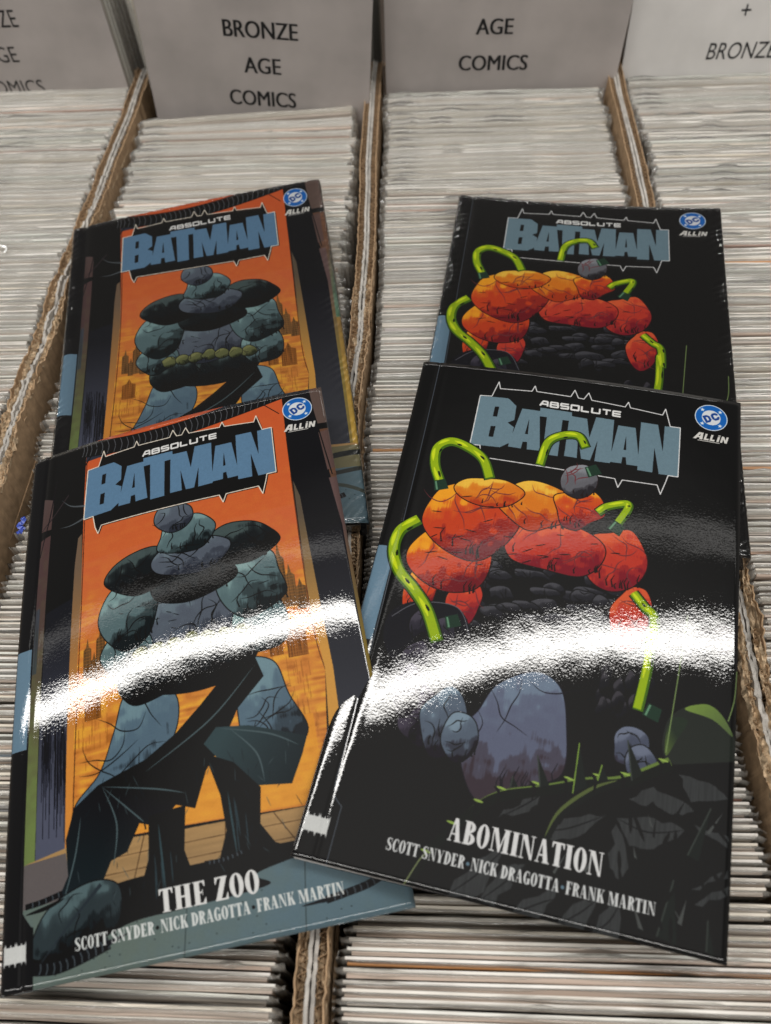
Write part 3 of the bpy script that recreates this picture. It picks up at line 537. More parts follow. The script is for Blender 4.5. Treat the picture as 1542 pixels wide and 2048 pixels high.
def paint_black():
    cv = Canvas((17, 17, 20)); G = ART['G']
    hinge_strip(cv, (19, 19, 22)); margin_line(cv, (74, 80, 88))
    logo(cv, False, (106, 130, 142), (222, 222, 222), False)
    text_cols = (215, 215, 215)
    # dark rubble
    r = np.random.default_rng(3)
    for k in range(44):
        x = r.uniform(50, 124); y = r.uniform(112, 150)
        if (x - 50) * 0.2 + 112 > y + 8: continue
        rnd_rock(cv, x, y, r.uniform(4, 9), r.uniform(2.5, 5), 200 + k, base=(38, 38, 43), light=(72, 72, 78), dark=(16, 16, 19), inkw=.5, cracks=2)
    # glowing orange boulders
    hot = dict(base=(196, 66, 34), light=(240, 160, 40), dark=(112, 24, 34)); red = dict(base=(188, 58, 44), light=(216, 92, 54), dark=(126, 28, 40)); yel = dict(base=(216, 120, 34), light=(240, 190, 70), dark=(176, 60, 28))
    rocks = [(25, 138, 8, 15, hot), (46, 139, 9, 12, red), (122, 130, 9, 16, red), (36, 120, 20, 17, hot), (112, 104, 15, 16, red), (84, 103, 25, 14, red),
             (42, 95, 25, 20, hot), (72, 82, 18, 13, yel), (48, 78, 16, 9, yel), (92, 80, 12, 12, hot), (91, 64, 9, 10, dict(base=(98, 98, 104), light=(136, 140, 146), dark=(40, 38, 42)))]
    for i, (a, b, c, d, kw2) in enumerate(rocks): rnd_rock(cv, a, b, c, d, 300 + i, inkw=.5, cracks=6, ink=(34, 12, 14), crackcol=(108, 50, 54), **kw2)
    for k in range(30):
        a = r.uniform(22, 118); b = r.uniform(78, 124)
        if a > 70 and b > 112: continue
        cv.line([(a, b), (a + r.uniform(2, 6), b + r.uniform(-3, 1))], .5, (28, 12, 14), taper=True)
    # big pale boulders below
    cv.blob([(14, 150), (26, 142), (44, 142), (52, 154), (50, 172), (36, 178), (24, 176), (14, 164)], (28, 28, 33))
    cv.line([(15, 152), (26, 143), (44, 142), (52, 155)], .4, (96, 96, 104))
    for i, (a, b, c, d) in enumerate(((29, 154, 5, 8), (40, 156, 6, 9), (30, 172, 7, 10))): rnd_rock(cv, a, b, c, d, 400 + i, base=(44, 42, 52), light=(70, 66, 78), dark=(20, 20, 24))
    cv.rock(G['bould'], (92, 98, 120), (112, 128, 148), (58, 48, 56), ldir=(-.2, -.9), cracks=4, ink=(30, 28, 34), seed=8)
    for i, (a, b, c, d, kk) in enumerate(((36, 192, 9, 15, 0), (48, 194, 10, 15, 1), (56, 200, 8, 11, 1), (30, 184, 6, 12, 0))):
        rnd_rock(cv, a, b, c, d, 500 + i, base=((66, 60, 74), (84, 96, 112))[kk], light=((98, 92, 110), (122, 142, 158))[kk], dark=(30, 26, 34), cracks=4)
    for i, (a, b, c, d) in enumerate(((126, 188, 8, 9), (131, 194, 6, 8))): rnd_rock(cv, a, b, c, d, 520 + i, base=(72, 78, 96), light=(106, 114, 134), dark=(36, 28, 38), cracks=4)
    for k in range(14):
        a = r.uniform(112, 134); b = r.uniform(156, 176); rnd_rock(cv, a, b, 2.5, 5, 540 + k, base=(28, 28, 32), light=(62, 60, 66), dark=(17, 17, 20), cracks=0, inkw=.3)
    # green pipes
    for k, w in (('tubeA', 5.4), ('tubeB', 4.6), ('tubeD', 4.2), ('tubeC', 6.0), ('tubeE', 4.6)): cv.tube(G[k], w)
    for x, y, a in ((23.6, 78, .35), (97, 57, .5), (111, 87, -.5), (43, 149, .4), (134, 172, -.3)):
        d = np.array([math.sin(a), math.cos(a)]); nn = np.array([d[1], -d[0]]); q = np.array([x, y])
        cv.poly([q - nn * 3 - d * 3, q + nn * 3 - d * 3, q + nn * 3.6 + d * 3, q - nn * 3.6 + d * 3], (34, 56, 44)); cv.line([q - nn * 2 - d * 2.4, q - nn * 2.2 + d * 2.4], .9, (96, 140, 110), smooth=False)
    # thorny plants with a green edge light
    cv.blob(G['dome'], (40, 44, 40)); cv.blob(G['domegreen'], (128, 158, 66), c2=(70, 84, 60), ax=((140, 165), (166, 185))); cv.blob(G['domegreen2'], (120, 148, 60), c2=(40, 50, 40), ax=((134, 190), (146, 182)))
    cv.poly(G['bush'], (24, 25, 26))
    for q, l in enumerate(G['leaves']):
        c = np.array(l, float); e = []
        for i in range(len(c)):
            a, b = c[i], c[(i + 1) % len(c)]; nn = np.array([-(b - a)[1], (b - a)[0]]) * .10
            e += [a, a * .7 + b * .3 + nn * r.uniform(-1, .6), a * .45 + b * .55 - nn * r.uniform(-.5, 1), a * .2 + b * .8 + nn * r.uniform(-1, 1)]
        cv.poly(e, (54, 56, 57), tex='vert', amt=.14)
    for q in range(46):
        a = r.uniform(82, 166); b = r.uniform(206, 256)
        if b < 262 - (a - 60) * .6: continue
        d = r.uniform(-1.2, .6); L = r.uniform(4, 12)
        cv.poly([(a, b), (a + r.uniform(.8, 2.2), b + .6), (a + math.sin(d) * L, b - math.cos(d) * L)], (17, 18, 19) if q % 3 else (72, 75, 74))
    for l in G['leaves'][:8]: cv.line([l[0], np.mean(l, 0), l[2]], .6, (26, 27, 28), taper=True)
    pv = curve(G['vine'], False)
    cv.line(G['vine'], 3.6, (100, 122, 58), taper='start'); cv.line(pv + [0.6, 1.5], 3.9, (26, 29, 27), smooth=False); cv.line(G['vine2'], 2.4, (84, 96, 54), taper=True); cv.line(np.array(G['vine2']) + [1, 1], 2.2, (28, 30, 29))
    for i in range(6, len(pv), 6):
        q = pv[i]; cv.line([q + (-2, -2.4), q + (.5, 0), q + (.2, 5)], 1.3, (20, 22, 22), taper=True); cv.line([q + (-1, -2.5), q + (3, -2)], 1.0, (142, 170, 78), taper=True)
    for i, t in enumerate(G['spikes']):
        cv.poly(t, (30, 34, 32)); cv.line([t[0], t[1]], .55, (120, 150, 62) if i in (1, 2) else (56, 62, 58), smooth=False)
    for k in range(16):
        a = r.uniform(112, 166); b = r.uniform(208, 250); cv.line([(a, b), (a + r.uniform(-6, 8), b + r.uniform(5, 11))], 1.5, (14, 15, 16), taper=True)
    cv.line([(46, 260), (50, 250), (53, 246)], .5, (120, 130, 90))
    for l in G['greylines']: cv.line(l, .5, (116, 138, 84))
    text_serif(cv, 'ABOMINATION', 59, 120.5, 240.4, 8.9, (218, 218, 218))
    text_serif(cv, 'SCOTT SNYDER.NICK DRAGOTTA.FRANK MARTIN', 35.8, 141.4, 249.3, 4.7, (208, 210, 210))
    return cv.finish()

def to_image(name, arr):
    h, w = arr.shape[:2]
    lin = np.where(arr <= .04045, arr / 12.92, ((arr + .055) / 1.055) ** 2.4)
    lin = np.clip(lin * INK_GAIN - 0.004, 0.004, 0.85)
    s = np.where(lin <= .0031308, lin * 12.92, 1.055 * lin ** (1 / 2.4) - .055)
    img = bpy.data.images.new(name, w, h, alpha=False)
    px = np.ones((h, w, 4), np.float32); px[..., :3] = s[::-1]
    img.pixels.foreach_set(px.ravel()); img.update(); img.pack()
    return img
INK_GAIN = 0.74

def mat_print(name, img, rough, grain, spec=0.55, ink=1.0):
    """coated printed stock: ink under a clear coat with a fine orange-peel grain"""
    m, nt, b = new_mat(name)
    t = N(nt, 'ShaderNodeTexImage'); t.image = img; t.extension = 'EXTEND'; t.interpolation = 'Cubic'
    uv = N(nt, 'ShaderNodeUVMap'); nt.links.new(uv.outputs[0], t.inputs[0])
    sc = N(nt, 'ShaderNodeVectorMath', operation='SCALE'); sc.inputs['Scale'].default_value = ink
    nt.links.new(t.outputs[0], sc.inputs[0]); nt.links.new(sc.outputs[0], b.inputs['Base Color'])
    b.inputs['Roughness'].default_value = rough; b.inputs['Specular IOR Level'].default_value = spec
    n1 = noise_node(nt, 1500, 1, 0.5); n2 = noise_node(nt, 850, 1, 0.5); n3 = noise_node(nt, 28, 2)
    b1 = bump(nt, n3.outputs[0], 1.0, 0.00025, b)
    b2 = bump(nt, n2.outputs[0], 1.0, grain * 1.0, b, b1)
    bump(nt, n1.outputs[0], 1.0, grain * 0.8, b, b2)
    return m

img_orange = to_image('orange_cover_print', paint_orange())
img_black = to_image('black_cover_print', paint_black())
M['print_orange'] = mat_print('orange_cover_gloss', img_orange, 0.03, 0.0000145)
M['print_black'] = mat_print('black_cover_gloss', img_black, 0.03, 0.0000145)
M['print_orange_h'] = mat_print('orange_hardcover_gloss', img_orange, 0.16, 0.00001, .25, 1.22)
M['print_black_h'] = mat_print('black_hardcover_gloss', img_black, 0.16, 0.00001, .25, 1.22)

# ------------------------------------------------------------------ books
def lag(t): return np.stack([(1 - t) * (1 - 2 * t), 4 * t * (1 - t), t * (2 * t - 1)], -1)
def dlag(t): return np.stack([4 * t - 3, 4 - 8 * t, 4 * t - 1], -1)
def surf(P, s, t):
    """P[j][i] control net of a gently curved sheet; returns points and unit normals on the grid s x t"""
    S_, T_ = np.meshgrid(s, t)
    a, b, da, db = lag(S_), lag(T_), dlag(S_), dlag(T_)
    pt = np.einsum('tsi,tsj,jik->tsk', a, b, P); du = np.einsum('tsi,tsj,jik->tsk', da, b, P); dv = np.einsum('tsi,tsj,jik->tsk', a, db, P)
    n = np.cross(dv, du); n /= np.linalg.norm(n, axis=-1, keepdims=True)
    n = np.where(n[..., 2:3] < 0, -n, n)
    return pt, n
def sheet_block(name, P, W, H, x0, x1, y0, y1, d0, d1, mat, parent, origin, nu=40, nv=60, relief=None, uv=True, side=None, flare=0.0, xs=None, ks=1.0):
    """slab of material between depth d0 and d1 under the sheet, for the rectangle x0..x1, y0..y1 in millimetres"""
    xs = np.linspace(x0, x1, nu) if xs is None else xs
    ys = np.linspace(y0, y1, nv)
    p, n = surf(P, xs / W, ys / H)
    off = np.zeros(p.shape[:2]) if relief is None else relief(*np.meshgrid(xs, ys))
    top = p + n * (off - d0)[..., None]; bot = p + n * (off * (1 if flare == 0 else flare) - d1)[..., None]
    nv_, nu_ = top.shape[:2]
    V = np.vstack([top.reshape(-1, 3), bot.reshape(-1, 3)]) - origin
    k = nv_ * nu_; F = []
    for j in range(nv_ - 1):
        for i in range(nu_ - 1):
            a = j * nu_ + i; F.append((a, a + nu_, a + nu_ + 1, a + 1)); F.append((k + a, k + a + 1, k + a + nu_ + 1, k + a + nu_))
    ntop = len(F)
    for i in range(nu_ - 1):
        a = i; F.append((a, a + 1, k + a + 1, k + a)); a = (nv_ - 1) * nu_ + i; F.append((a, k + a, k + a + 1, a + 1))
    for j in range(nv_ - 1):
        a = j * nu_; F.append((a, k + a, k + a + nu_, a + nu_)); a = j * nu_ + nu_ - 1; F.append((a, a + nu_, k + a + nu_, k + a))
    X, Y = np.meshgrid(xs, ys); uvs = np.c_[(X / (CW * ks)).ravel(), 1 - (Y / (CH * ks)).ravel()]; uvs = np.vstack([uvs, uvs])
    me = mesh(name, V, F, mat, uvs if uv else None)
    if side is not None:
        me.materials.append(side)
        mi = np.zeros(len(F), np.int32); mi[ntop:] = 1; mi[1:ntop:2] = 1
        me.polygons.foreach_set('material_index', mi)
    sm = np.zeros(len(F), bool); sm[:ntop] = True
    me.polygons.foreach_set('use_smooth', sm)
    return link(name, me, parent)
M['paper_edge'] = mat_plain('cut_cover_edge', (0.42, 0.42, 0.42), 0.6, 0.2, 900, 0.1, 0.1)

def paperback(key, mat, label, thick):
    P = np.array(NODES[key]); W, H = 168, 260
    origin = np.array([P[1, 1, 0], P[1, 1, 1], P[2, 2, 2] - thick])
    root = link('comic_book', None, loc=origin); tag(root, label, 'comic book', None)
    def rel(X, Y):
        z = -0.30 * np.exp(-((X - 9.3) / 1.1) ** 2) - 0.9 * np.exp(-X / 1.0) - 0.10 * np.exp(-(W - X) / 1.5)
        z += 0.10 * np.exp(-((X - 12.5) / 1.6) ** 2)
        return z
    xs = np.r_[np.linspace(0, 20, 42), np.linspace(21.5, 168, 62)]
    sheet_block('front_cover', P, W, H, 0, W, 0, H, 0, 0.32, mat, root, origin, nv=90, relief=rel, side=M['paper_edge'], xs=xs)
    sheet_block('page_block', P, W, H, 0.9, W - 0.25, 0.25, H - 0.25, 1.25, thick - 0.4, M['pageblock'], root, origin, nu=24, nv=34, uv=False)
    sheet_block('back_cover', P, W, H, 0, W, 0, H, thick - 0.35, thick, M['coverback'] if key == 'FL' else M['coverblack'], root, origin, nu=24, nv=34, uv=False)
    # spine: a strip wrapping the left edge
    ys = np.linspace(0, 1, 60); V = []; 
    p, n = surf(P, np.array([0.0]), ys); p = p[:, 0]; n = n[:, 0]
    p2, _ = surf(P, np.array([0.01]), ys); out = p - p2[:, 0]; out /= np.linalg.norm(out, axis=1, keepdims=True)
    prof = [(0.9, 0.12), (1.3, .35), (2.2, .45), (thick / 2, .5), (thick - 1.0, .45), (thick - .3, .2), (thick, 0)]
    for d, o in prof: V.append(p - n * d + out * o)
    for d, o in prof[::-1]: V.append(p - n * min(max(d, 1.0), thick - .1) + out * (o - .35))
    V = np.array(V); m = len(prof) * 2; ny = len(ys); F = []
    for a in range(m):
        b = (a + 1) % m
        for j in range(ny - 1): F.append((a * ny + j, a * ny + j + 1, b * ny + j + 1, b * ny + j))
    F.append([a * ny for a in range(m)][::-1]); F.append([a * ny + ny - 1 for a in range(m)])
    link('spine', mesh('spine', V.reshape(-1, 3) - origin, F, M['coverblack'], smooth=True), root)
    return root

def hardcover(key, mat, label, W, H, thick):
    P = np.array(NODES[key])
    origin = np.array([P[1, 1, 0], P[1, 1, 1], P[1, 1, 2] - thick])
    root = link('comic_book', None, loc=origin); tag(root, label, 'comic book', None)
    rel = lambda X, Y: -1.1 * np.exp(-((X - 8.5) / 2.4) ** 2) - 1.3 * np.exp(-X / 1.2) - .5 * np.exp(-(W - X) / .7)
    xs = np.r_[np.linspace(0, 22, 30), np.linspace(24, W, 50)]
    sheet_block('front_cover', P, W, H, 0, W, 0, H, 0.4, 2.6, mat, root, origin, nv=70, relief=rel, xs=xs, side=M['coverblack'], ks=1.02)
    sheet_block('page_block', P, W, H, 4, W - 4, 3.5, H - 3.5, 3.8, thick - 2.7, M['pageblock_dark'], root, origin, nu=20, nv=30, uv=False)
    sheet_block('back_cover', P, W, H, 0, W, 0, H, thick - 2.5, thick - .3, M['coverblack'], root, origin, nu=20, nv=30, uv=False)
    sheet_block('spine', P, W, H, 0.1, 3.8, 0.4, H - .4, 3.9, thick - 2.8, M['coverblack'], root, origin, nu=4, nv=40, uv=False)
    # shrink-wrap film, puckered along its edges
    r = np.random.default_rng(5 if key == 'BL' else 6)
    ph = r.random(400) * 6.28
    def pucker(X, Y):
        e = np.minimum(np.minimum(X, W - X), np.minimum(Y, H - Y))
        ex = np.exp(-np.minimum(X, W - X) / 4.2); ey = np.exp(-np.minimum(Y, H - Y) / np.where(Y > H / 2, 9.0, 2.6))
        a = np.sin(Y * 1.1 + X * .7 + 1.5 * np.sin(Y * .23)) * ex * (0.35 + .65 * (np.sin(Y * .13 + ph[0]) > -.2))
        b = np.sin(X * 1.2 + Y * 1.1 * np.sign(X - W / 2) + 1.2 * np.sin(X * .31)) * ey
        c = np.sin((X + Y) * .35 + 2 * np.sin(X * .05)) * .1 * np.exp(-e / 25)
        return 0.36 * a + 0.26 * b + c * .08 - 1.0 * np.exp(-((X - 8.5) / 3.2) ** 2) * .8 - .9 * np.exp(-X / 1.2) - .9 * np.exp(-(W - X) / .6) - .9 * np.exp(-(H - Y) / .6) - .6 * np.exp(-Y / .6)
    nu, nv = 250, 380
    xs = np.linspace(-.6, W + .6, nu); ys = np.linspace(-.6, H + .6, nv)
    p, n = surf(P, xs / W, ys / H); X, Y = np.meshgrid(xs, ys)
    top = p + n * (pucker(X, Y) + .35)[..., None]
    pad = np.pad(top, ((1, 1), (1, 1), (0, 0)), mode='edge'); npad = np.pad(n, ((1, 1), (1, 1), (0, 0)), mode='edge')
    for sl in (np.s_[0, :], np.s_[-1, :], np.s_[:, 0], np.s_[:, -1]): pad[sl] = pad[sl] - npad[sl] * (thick - 1)
    a = (np.arange(nv + 1)[:, None] * (nu + 2) + np.arange(nu + 1)[None, :]).ravel()
    F = np.c_[a, a + nu + 2, a + nu + 3, a + 1]
    link('shrink_wrap', mesh('shrink_wrap', pad.reshape(-1, 3) - origin, F.tolist(), M['shrink'], smooth=True), root)
    return root

paperback('FL', M['print_orange'], 'glossy orange-panelled comic book titled THE ZOO lying in front at the left', 8.5)
paperback('FR', M['print_black'], 'glossy black comic book titled ABOMINATION lying in front at the right', 9.0)
hardcover('BL', M['print_orange_h'], 'shrink-wrapped orange-panelled hardcover partly covered by the book titled THE ZOO', 174.5, 268, 15.0)
hardcover('BR', M['print_black_h'], 'shrink-wrapped black hardcover partly covered by the book titled ABOMINATION', 174.5, 268, 15.0)

# ------------------------------------------------------------------ cardboard storage boxes
WALLS = [-451.0, -248.0, -43.0, 157.5, 361.0]      # centre lines where neighbouring boxes touch
Y0, Y1, ZB = -150.0, 690.0, -285.0
def wander(xc, y, seed):
    r = np.random.default_rng(seed); n = len(y)
    return xc + smooth_noise(n, 70, r) * 1.3 + smooth_noise(n, 24, r) * .18
def side_wall(name, xin, sgn, wear, parent, seed):
    """one corrugated wall: inner brown liner, fluting, outer white liner; sgn = direction from the inner to the outer face"""
    y = np.arange(Y0, Y1, 1.25); n = len(y); r = np.random.default_rng(seed)
    wv = np.interp(y, wear[0], wear[1])
    base = -0.8 + smooth_noise(n, 60, r) * .8 - press(xin_lo(xin), y)
    def strip(xa, xb, ztop, mat, nm, jx=0.0):
        jit = smooth_noise(n, 2, r) * jx * .7 * wv + smooth_noise(n, 14, r) * jx * .5 * wv
        xa_, xb_ = xa + jit, xb + jit
        xs_, xe_ = xin * 0 + xa_, xb_
        V = np.concatenate([np.c_[xs_, y, ztop], np.c_[xe_, y, ztop + smooth_noise(n, 1.5, r) * .3 * wv], np.c_[xb * np.ones(n) if np.isscalar(xb) else xb, y, np.full(n, -26.)], np.c_[xa * np.ones(n) if np.isscalar(xa) else xa, y, np.full(n, -26.)]])
        F = []
        for a, b in ((0, 1), (1, 2), (2, 3), (3, 0)):
            F += [(a * n + j, a * n + j + 1, b * n + j + 1, b * n + j) for j in range(n - 1)]
        return V, F
    cx = xin
    z_in = base + smooth_noise(n, 2, r) * .7 * wv + smooth_noise(n, 12, r) * 1.6 * wv
    z_out = base - .2 - 1.2 * wv + smooth_noise(n, 2, r) * .7 * wv + smooth_noise(n, 15, r) * 1.3 * wv
    w = sgn
    V, F = strip(cx, cx + w * .7, z_in, M['card'], 'liner', .55)
    root = link(name, None, parent)
    link('inner_liner', mesh('inner_liner', V, F, M['card']), root)
    # tall face of the inner side reaching down into the box
    bx, f = box_vf(min(xin_lo(cx), xin_lo(cx + w * 5.2)), max(xin_lo(cx), xin_lo(cx + w * 5.2)), Y0, Y1, ZB, -26)
    link('wall_panel', mesh('wall_panel', bx, f, M['card']), root)
    V, F = strip(cx + w * 4.4, cx + w * 5.95, z_out, M['card_white'], 'liner', .3)
    link('outer_liner', mesh('outer_liner', V, F, M['card_white']), root)
    # fluting between the liners
    yf = np.arange(Y0, Y1, .5); nf = len(yf)
    cxf = np.interp(yf, y, cx); ph = np.sin(yf * 2 * math.pi / 4.2)
    wf = np.interp(yf, y, wv)
    xx = cxf + w * (2.55 + ph * 1.75)
    zt = np.interp(yf, y, base) - 1.2 - np.clip(smooth_noise(nf, 6, r), 0, 2) * 2.2 * wf
    V = np.concatenate([np.c_[xx, yf, zt], np.c_[xx + .35, yf, zt], np.c_[xx + .35, yf, np.full(nf, -25.)], np.c_[xx, yf, np.full(nf, -25.)]])
    F = []
    for a, b in ((0, 1), (1, 2), (2, 3), (3, 0)): F += [(a * nf + j, a * nf + j + 1, b * nf + j + 1, b * nf + j) for j in range(nf - 1)]
    tag(link('fluting', mesh('fluting', V, F, M['card']), root), kind='stuff')
    # crushed, fibrous filling where the edge is worn
    na = 9; g = []
    for k in range(na):
        u = k / (na - 1)
        zz = base - 1.6 + smooth_noise(n, 1.6, r) * .9 * wv + smooth_noise(n, 5, r) * 1.1 * wv + (wv - 1) * 9
        g.append(np.c_[cx + w * (-.4 * wv + u * (4.3 + .5 * wv)) + smooth_noise(n, 3, r) * .35 * wv, y, zz])
    V = np.concatenate(g); F = [(k * n + j, k * n + j + 1, (k + 1) * n + j + 1, (k + 1) * n + j) for k in range(na - 1) for j in range(n - 1)]
    tag(link('torn_edge', mesh('torn_edge', V, F, M['card_torn']), root), kind='stuff')
    return root
def xin_lo(a): return float(np.mean(a))

def press(x, y):
    """how far the edge is squashed by the books lying on it"""
    if abs(x + 43) < 12: return np.interp(y, [20, 50, 300, 330], [0, 2.5, 2.5, 0])
    if abs(x - 157) < 12: return np.interp(y, [180, 200, 480, 500], [0, 3, 3, 0])
    return np.zeros_like(y)
yw = np.arange(Y0, Y1, 1.25)
PATH = {x: wander(x, yw, 20 + i) for i, x in enumerate(WALLS)}
WEAR = {-451.0: ([0, 600], [.5, .5]), -248.0: ([0, 260, 470, 560, 660], [1, 1, .9, .35, .3]), -43.0: ([-100, 250, 400, 480, 640], [.75, .8, .9, .45, .15]), 157.5: ([0, 330, 480, 640], [1, 1, .25, .15]), 361.0: ([0, 600], [.5, .5])}
BOXLAB = ['brown cardboard storage box of bagged comics at the far left, cut off by the frame', 'brown cardboard storage box of bagged comics under the two orange-panelled books',
          'brown cardboard storage box of bagged comics under the two black books', 'brown cardboard storage box of bagged comics along the right edge of the frame']
for i in range(4):
    b = link('storage_box', None, loc=(0, 0, 0)); tag(b, BOXLAB[i], 'cardboard box')
    b.location = Vector(((WALLS[i] + WALLS[i + 1]) / 2, 270, ZB)) * MM
    inv = -np.array([(WALLS[i] + WALLS[i + 1]) / 2, 270, ZB])
    for sgn, xc in ((-1, WALLS[i]), (1, WALLS[i + 1])):
        inner = PATH[xc] - sgn * 6.2
        wname = link('side_wall', None, b)
        # the wall is one part; its layers are sub-parts
        COL.objects.unlink(wname); bpy.data.objects.remove(wname)
        w_ = side_wall('side_wall', inner, sgn, WEAR[xc], b, 100 + i * 7 + sgn)
        w_.location = Vector(inv) * MM
    v, f = box_vf(WALLS[i] + 7.4, WALLS[i + 1] - 7.4, Y1 - 5, Y1, ZB, -3)
    link('back_wall', mesh('back_wall', v, f, M['card']), b, loc=inv)
    v, f = box_vf(WALLS[i] + 7.4, WALLS[i + 1] - 7.4, Y0, Y0 + 5, ZB, -3)
    link('front_wall', mesh('front_wall', v, f, M['card']), b, loc=inv)
    v, f = box_vf(WALLS[i] + 7.4, WALLS[i + 1] - 7.4, Y0 + 5, Y1 - 5, ZB, ZB + 4)
    link('base', mesh('base', v, f, M['card']), b, loc=inv)
v, f = box_vf(-1500, 1500, -600, 1800, ZB - 30, ZB - 1)
tag(link('table', mesh('table', v, f, M['floor'])), kind='structure')

# ------------------------------------------------------------------ bagged comics
def comic_meshes(seed, H=262.0):
    r = np.random.default_rng(seed); nx = 26
    x = np.linspace(-1, 1, nx)
    wb, wc = 87.3, 86.0 + r.uniform(-1, .5)
    by = smooth_noise(nx, 9, r) * .15
    # backing board, origin at the foot of the comic, top of the board at H
    t = .55; zt = H + smooth_noise(nx, 5, r) * .25
    rows = []
    for zz, yy in ((None, -t), (None, t), (H - 30, t), (0, t), (0, -t), (H - 30, -t)):
        rows.append(np.c_[x * wb, by * (1 if zz is None or zz > 100 else 0) + yy + .9, zt if zz is None else np.full(nx, float(zz))])
    def loft(rows, closed=True, caps=True):
        n = len(rows[0]); V = np.concatenate(rows); F = []; m = len(rows)
        for a in range(m if closed else m - 1):
            b = (a + 1) % m; F += [(a * n + j, a * n + j + 1, b * n + j + 1, b * n + j) for j in range(n - 1)]
        if caps: F.append([a * n for a in range(m)][::-1]); F.append([a * n + n - 1 for a in range(m)])
        return V, F
    board = mesh('backing_board', *loft(rows), M['board'])
    drop = r.uniform(1.5, 4.5); tk = float(np.interp(seed - 900, [0, 11], [.9, 2.9])); rows = []
    cy = by + smooth_noise(nx, 5, r) * .12
    for zz, yy in ((H - drop, -tk), (H - drop + .25, -tk + .5), (H - drop + .25, -.15), (H - drop - 1, -.02), (0, 0.0), (0, -tk), (H - 40, -tk)):
        rows.append(np.c_[x * wc, cy * (1 if zz > 100 else 0) + yy + .3, np.full(nx, float(zz)) + (smooth_noise(nx, 6, r) * .2 if zz > 100 else 0)])
    comic = mesh('bagged_comic', *loft(rows), M['pages'])
    # the bag: a sleeve with a soft folded ridge and crumpled side welts
    xe = np.r_[-91.2, -90, -89, np.linspace(-88, 88, 30), 89, 90, 91.2]; n = len(xe); end = np.clip((np.abs(xe) - 87.5) / 4, 0, 1)
    up = r.uniform(.2, 2.2)
    rz = smooth_noise(n, 6, r) * .35 + smooth_noise(n, 1.5, r) * .08; ry = smooth_noise(n, 6, r) * .3 + smooth_noise(n, 1.5, r) * .06
    for q in range(r.integers(1, 4)):
        g_ = np.exp(-((xe - r.uniform(-80, 80)) / r.uniform(3, 9)) ** 2); rz += g_ * r.uniform(.4, 1.6); ry += g_ * r.normal() * .35
    rows = []
    th = tk / 2 + .75
    for zz, yy, a in ((0, -th, 0), (H - 40, -th, .3), (H - 10, -th - .15, .8), (H - 2.5, -th * .8, 1), (H + up, -.1 + r.uniform(-.5, .5), 1.3), (H - 1.0, th * .8, 1), (H - 10, th, .8), (H - 40, th, .3), (0, th, 0)):
        k = smooth_noise(n, 3, r) * .35
        yv = (yy * (1 - .75 * end)) + ry * a * .6 + k * a * .5 + end * smooth_noise(n, 1.2, r) * .8 * a + .15
        rows.append(np.c_[xe, yv, zz + rz * a - end * (1.0 + r.random() * 2) * (a > 0)])
    V, F = loft(rows, closed=False, caps=False)
    bag = mesh('plastic_bag', V, F, M['bag'], smooth=True)
    return comic, board, bag, (board, comic, bag)
VAR = [comic_meshes(900 + k) for k in range(12)]      # from thin to thick

LAYOUT = []      # x, y(top), z(top), rotation about z, lean, variant
def wallx(xc, y): return float(np.interp(y, yw, PATH[xc]))
PITCH = [([0, 600], [4.0, 4.2]), ([0, 300, 560, 600], [3.8, 3.7, 4.4, 6.8]), ([0, 60, 280, 420, 500, 640], [3.9, 3.5, 3.1, 3.2, 4.2, 4.4]), ([0, 200, 400, 640], [4.2, 3.7, 3.6, 4.2])]
ENDY = [669, 622, 653, 665]
for bi in range(4):
    r = np.random.default_rng(50 + bi); y = -72.0
    ztrend = smooth_noise(400, 14, r); xtrend = smooth_noise(400, 9, r); rt = smooth_noise(400, 12, r); lean_t = smooth_noise(400, 10, r)
    k = 0; ptr = smooth_noise(400, 8, r)
    while y < ENDY[bi]:
        lo = wallx(WALLS[bi], y) + 6.6 + 92; hi = wallx(WALLS[bi + 1], y) - 6.6 - 92
        mid = (lo + hi) / 2; half = max((hi - lo) / 2 - .6, 0.2)
        x = mid + np.clip(xtrend[k] * .6 + r.normal() * .55, -1, 1) * half
        z = -8.5 + ztrend[k] * 1.3 + r.normal() * 1.1 + (r.random() < .08) * r.uniform(1, 3)
        if bi == 1:
            g = np.interp(y, [-80, 60, 120, 260, 380, 470], [0, .3, 1, 1, .5, 0]); z -= 7 * g; x += half * .9 * g
            x = min(x, mid + half)
        if bi == 2: z -= np.interp(y, [0, 60, 150, 280, 330], [0, 2, 7, 3, 0])
        if bi == 3: z -= np.interp(y, [60, 120, 180, 240], [0, 6, 5, 0])
        rz = math.radians({0: .8, 1: .1, 2: .25, 3: .2}[bi] + rt[k] * .25 + r.normal() * .12)
        lean = math.radians(3.5 + lean_t[k] * 1.2)
        p_ = np.interp(y, PITCH[bi][0], PITCH[bi][1]) + ptr[k] * .35 + r.normal() * .35 + (r.random() < .05) * r.uniform(.8, 2.5)
        p_ = max(p_, 2.75)
        LAYOUT.append([bi, x, y, z, rz, lean, int(np.clip(round((p_ - 2.9) / 1.7 * 11 + r.normal() * 1.2), 0, 11))])
        y += p_; k += 1

for L, a, dz in zip([L for L in LAYOUT if L[0] == 1][-4:], (0.3, 1.4, 3.0, 4.6), (0, .5, 2, 4)): L[4] = math.radians(a); L[3] += dz; L[2] -= 1.5 if a > 2 else 0
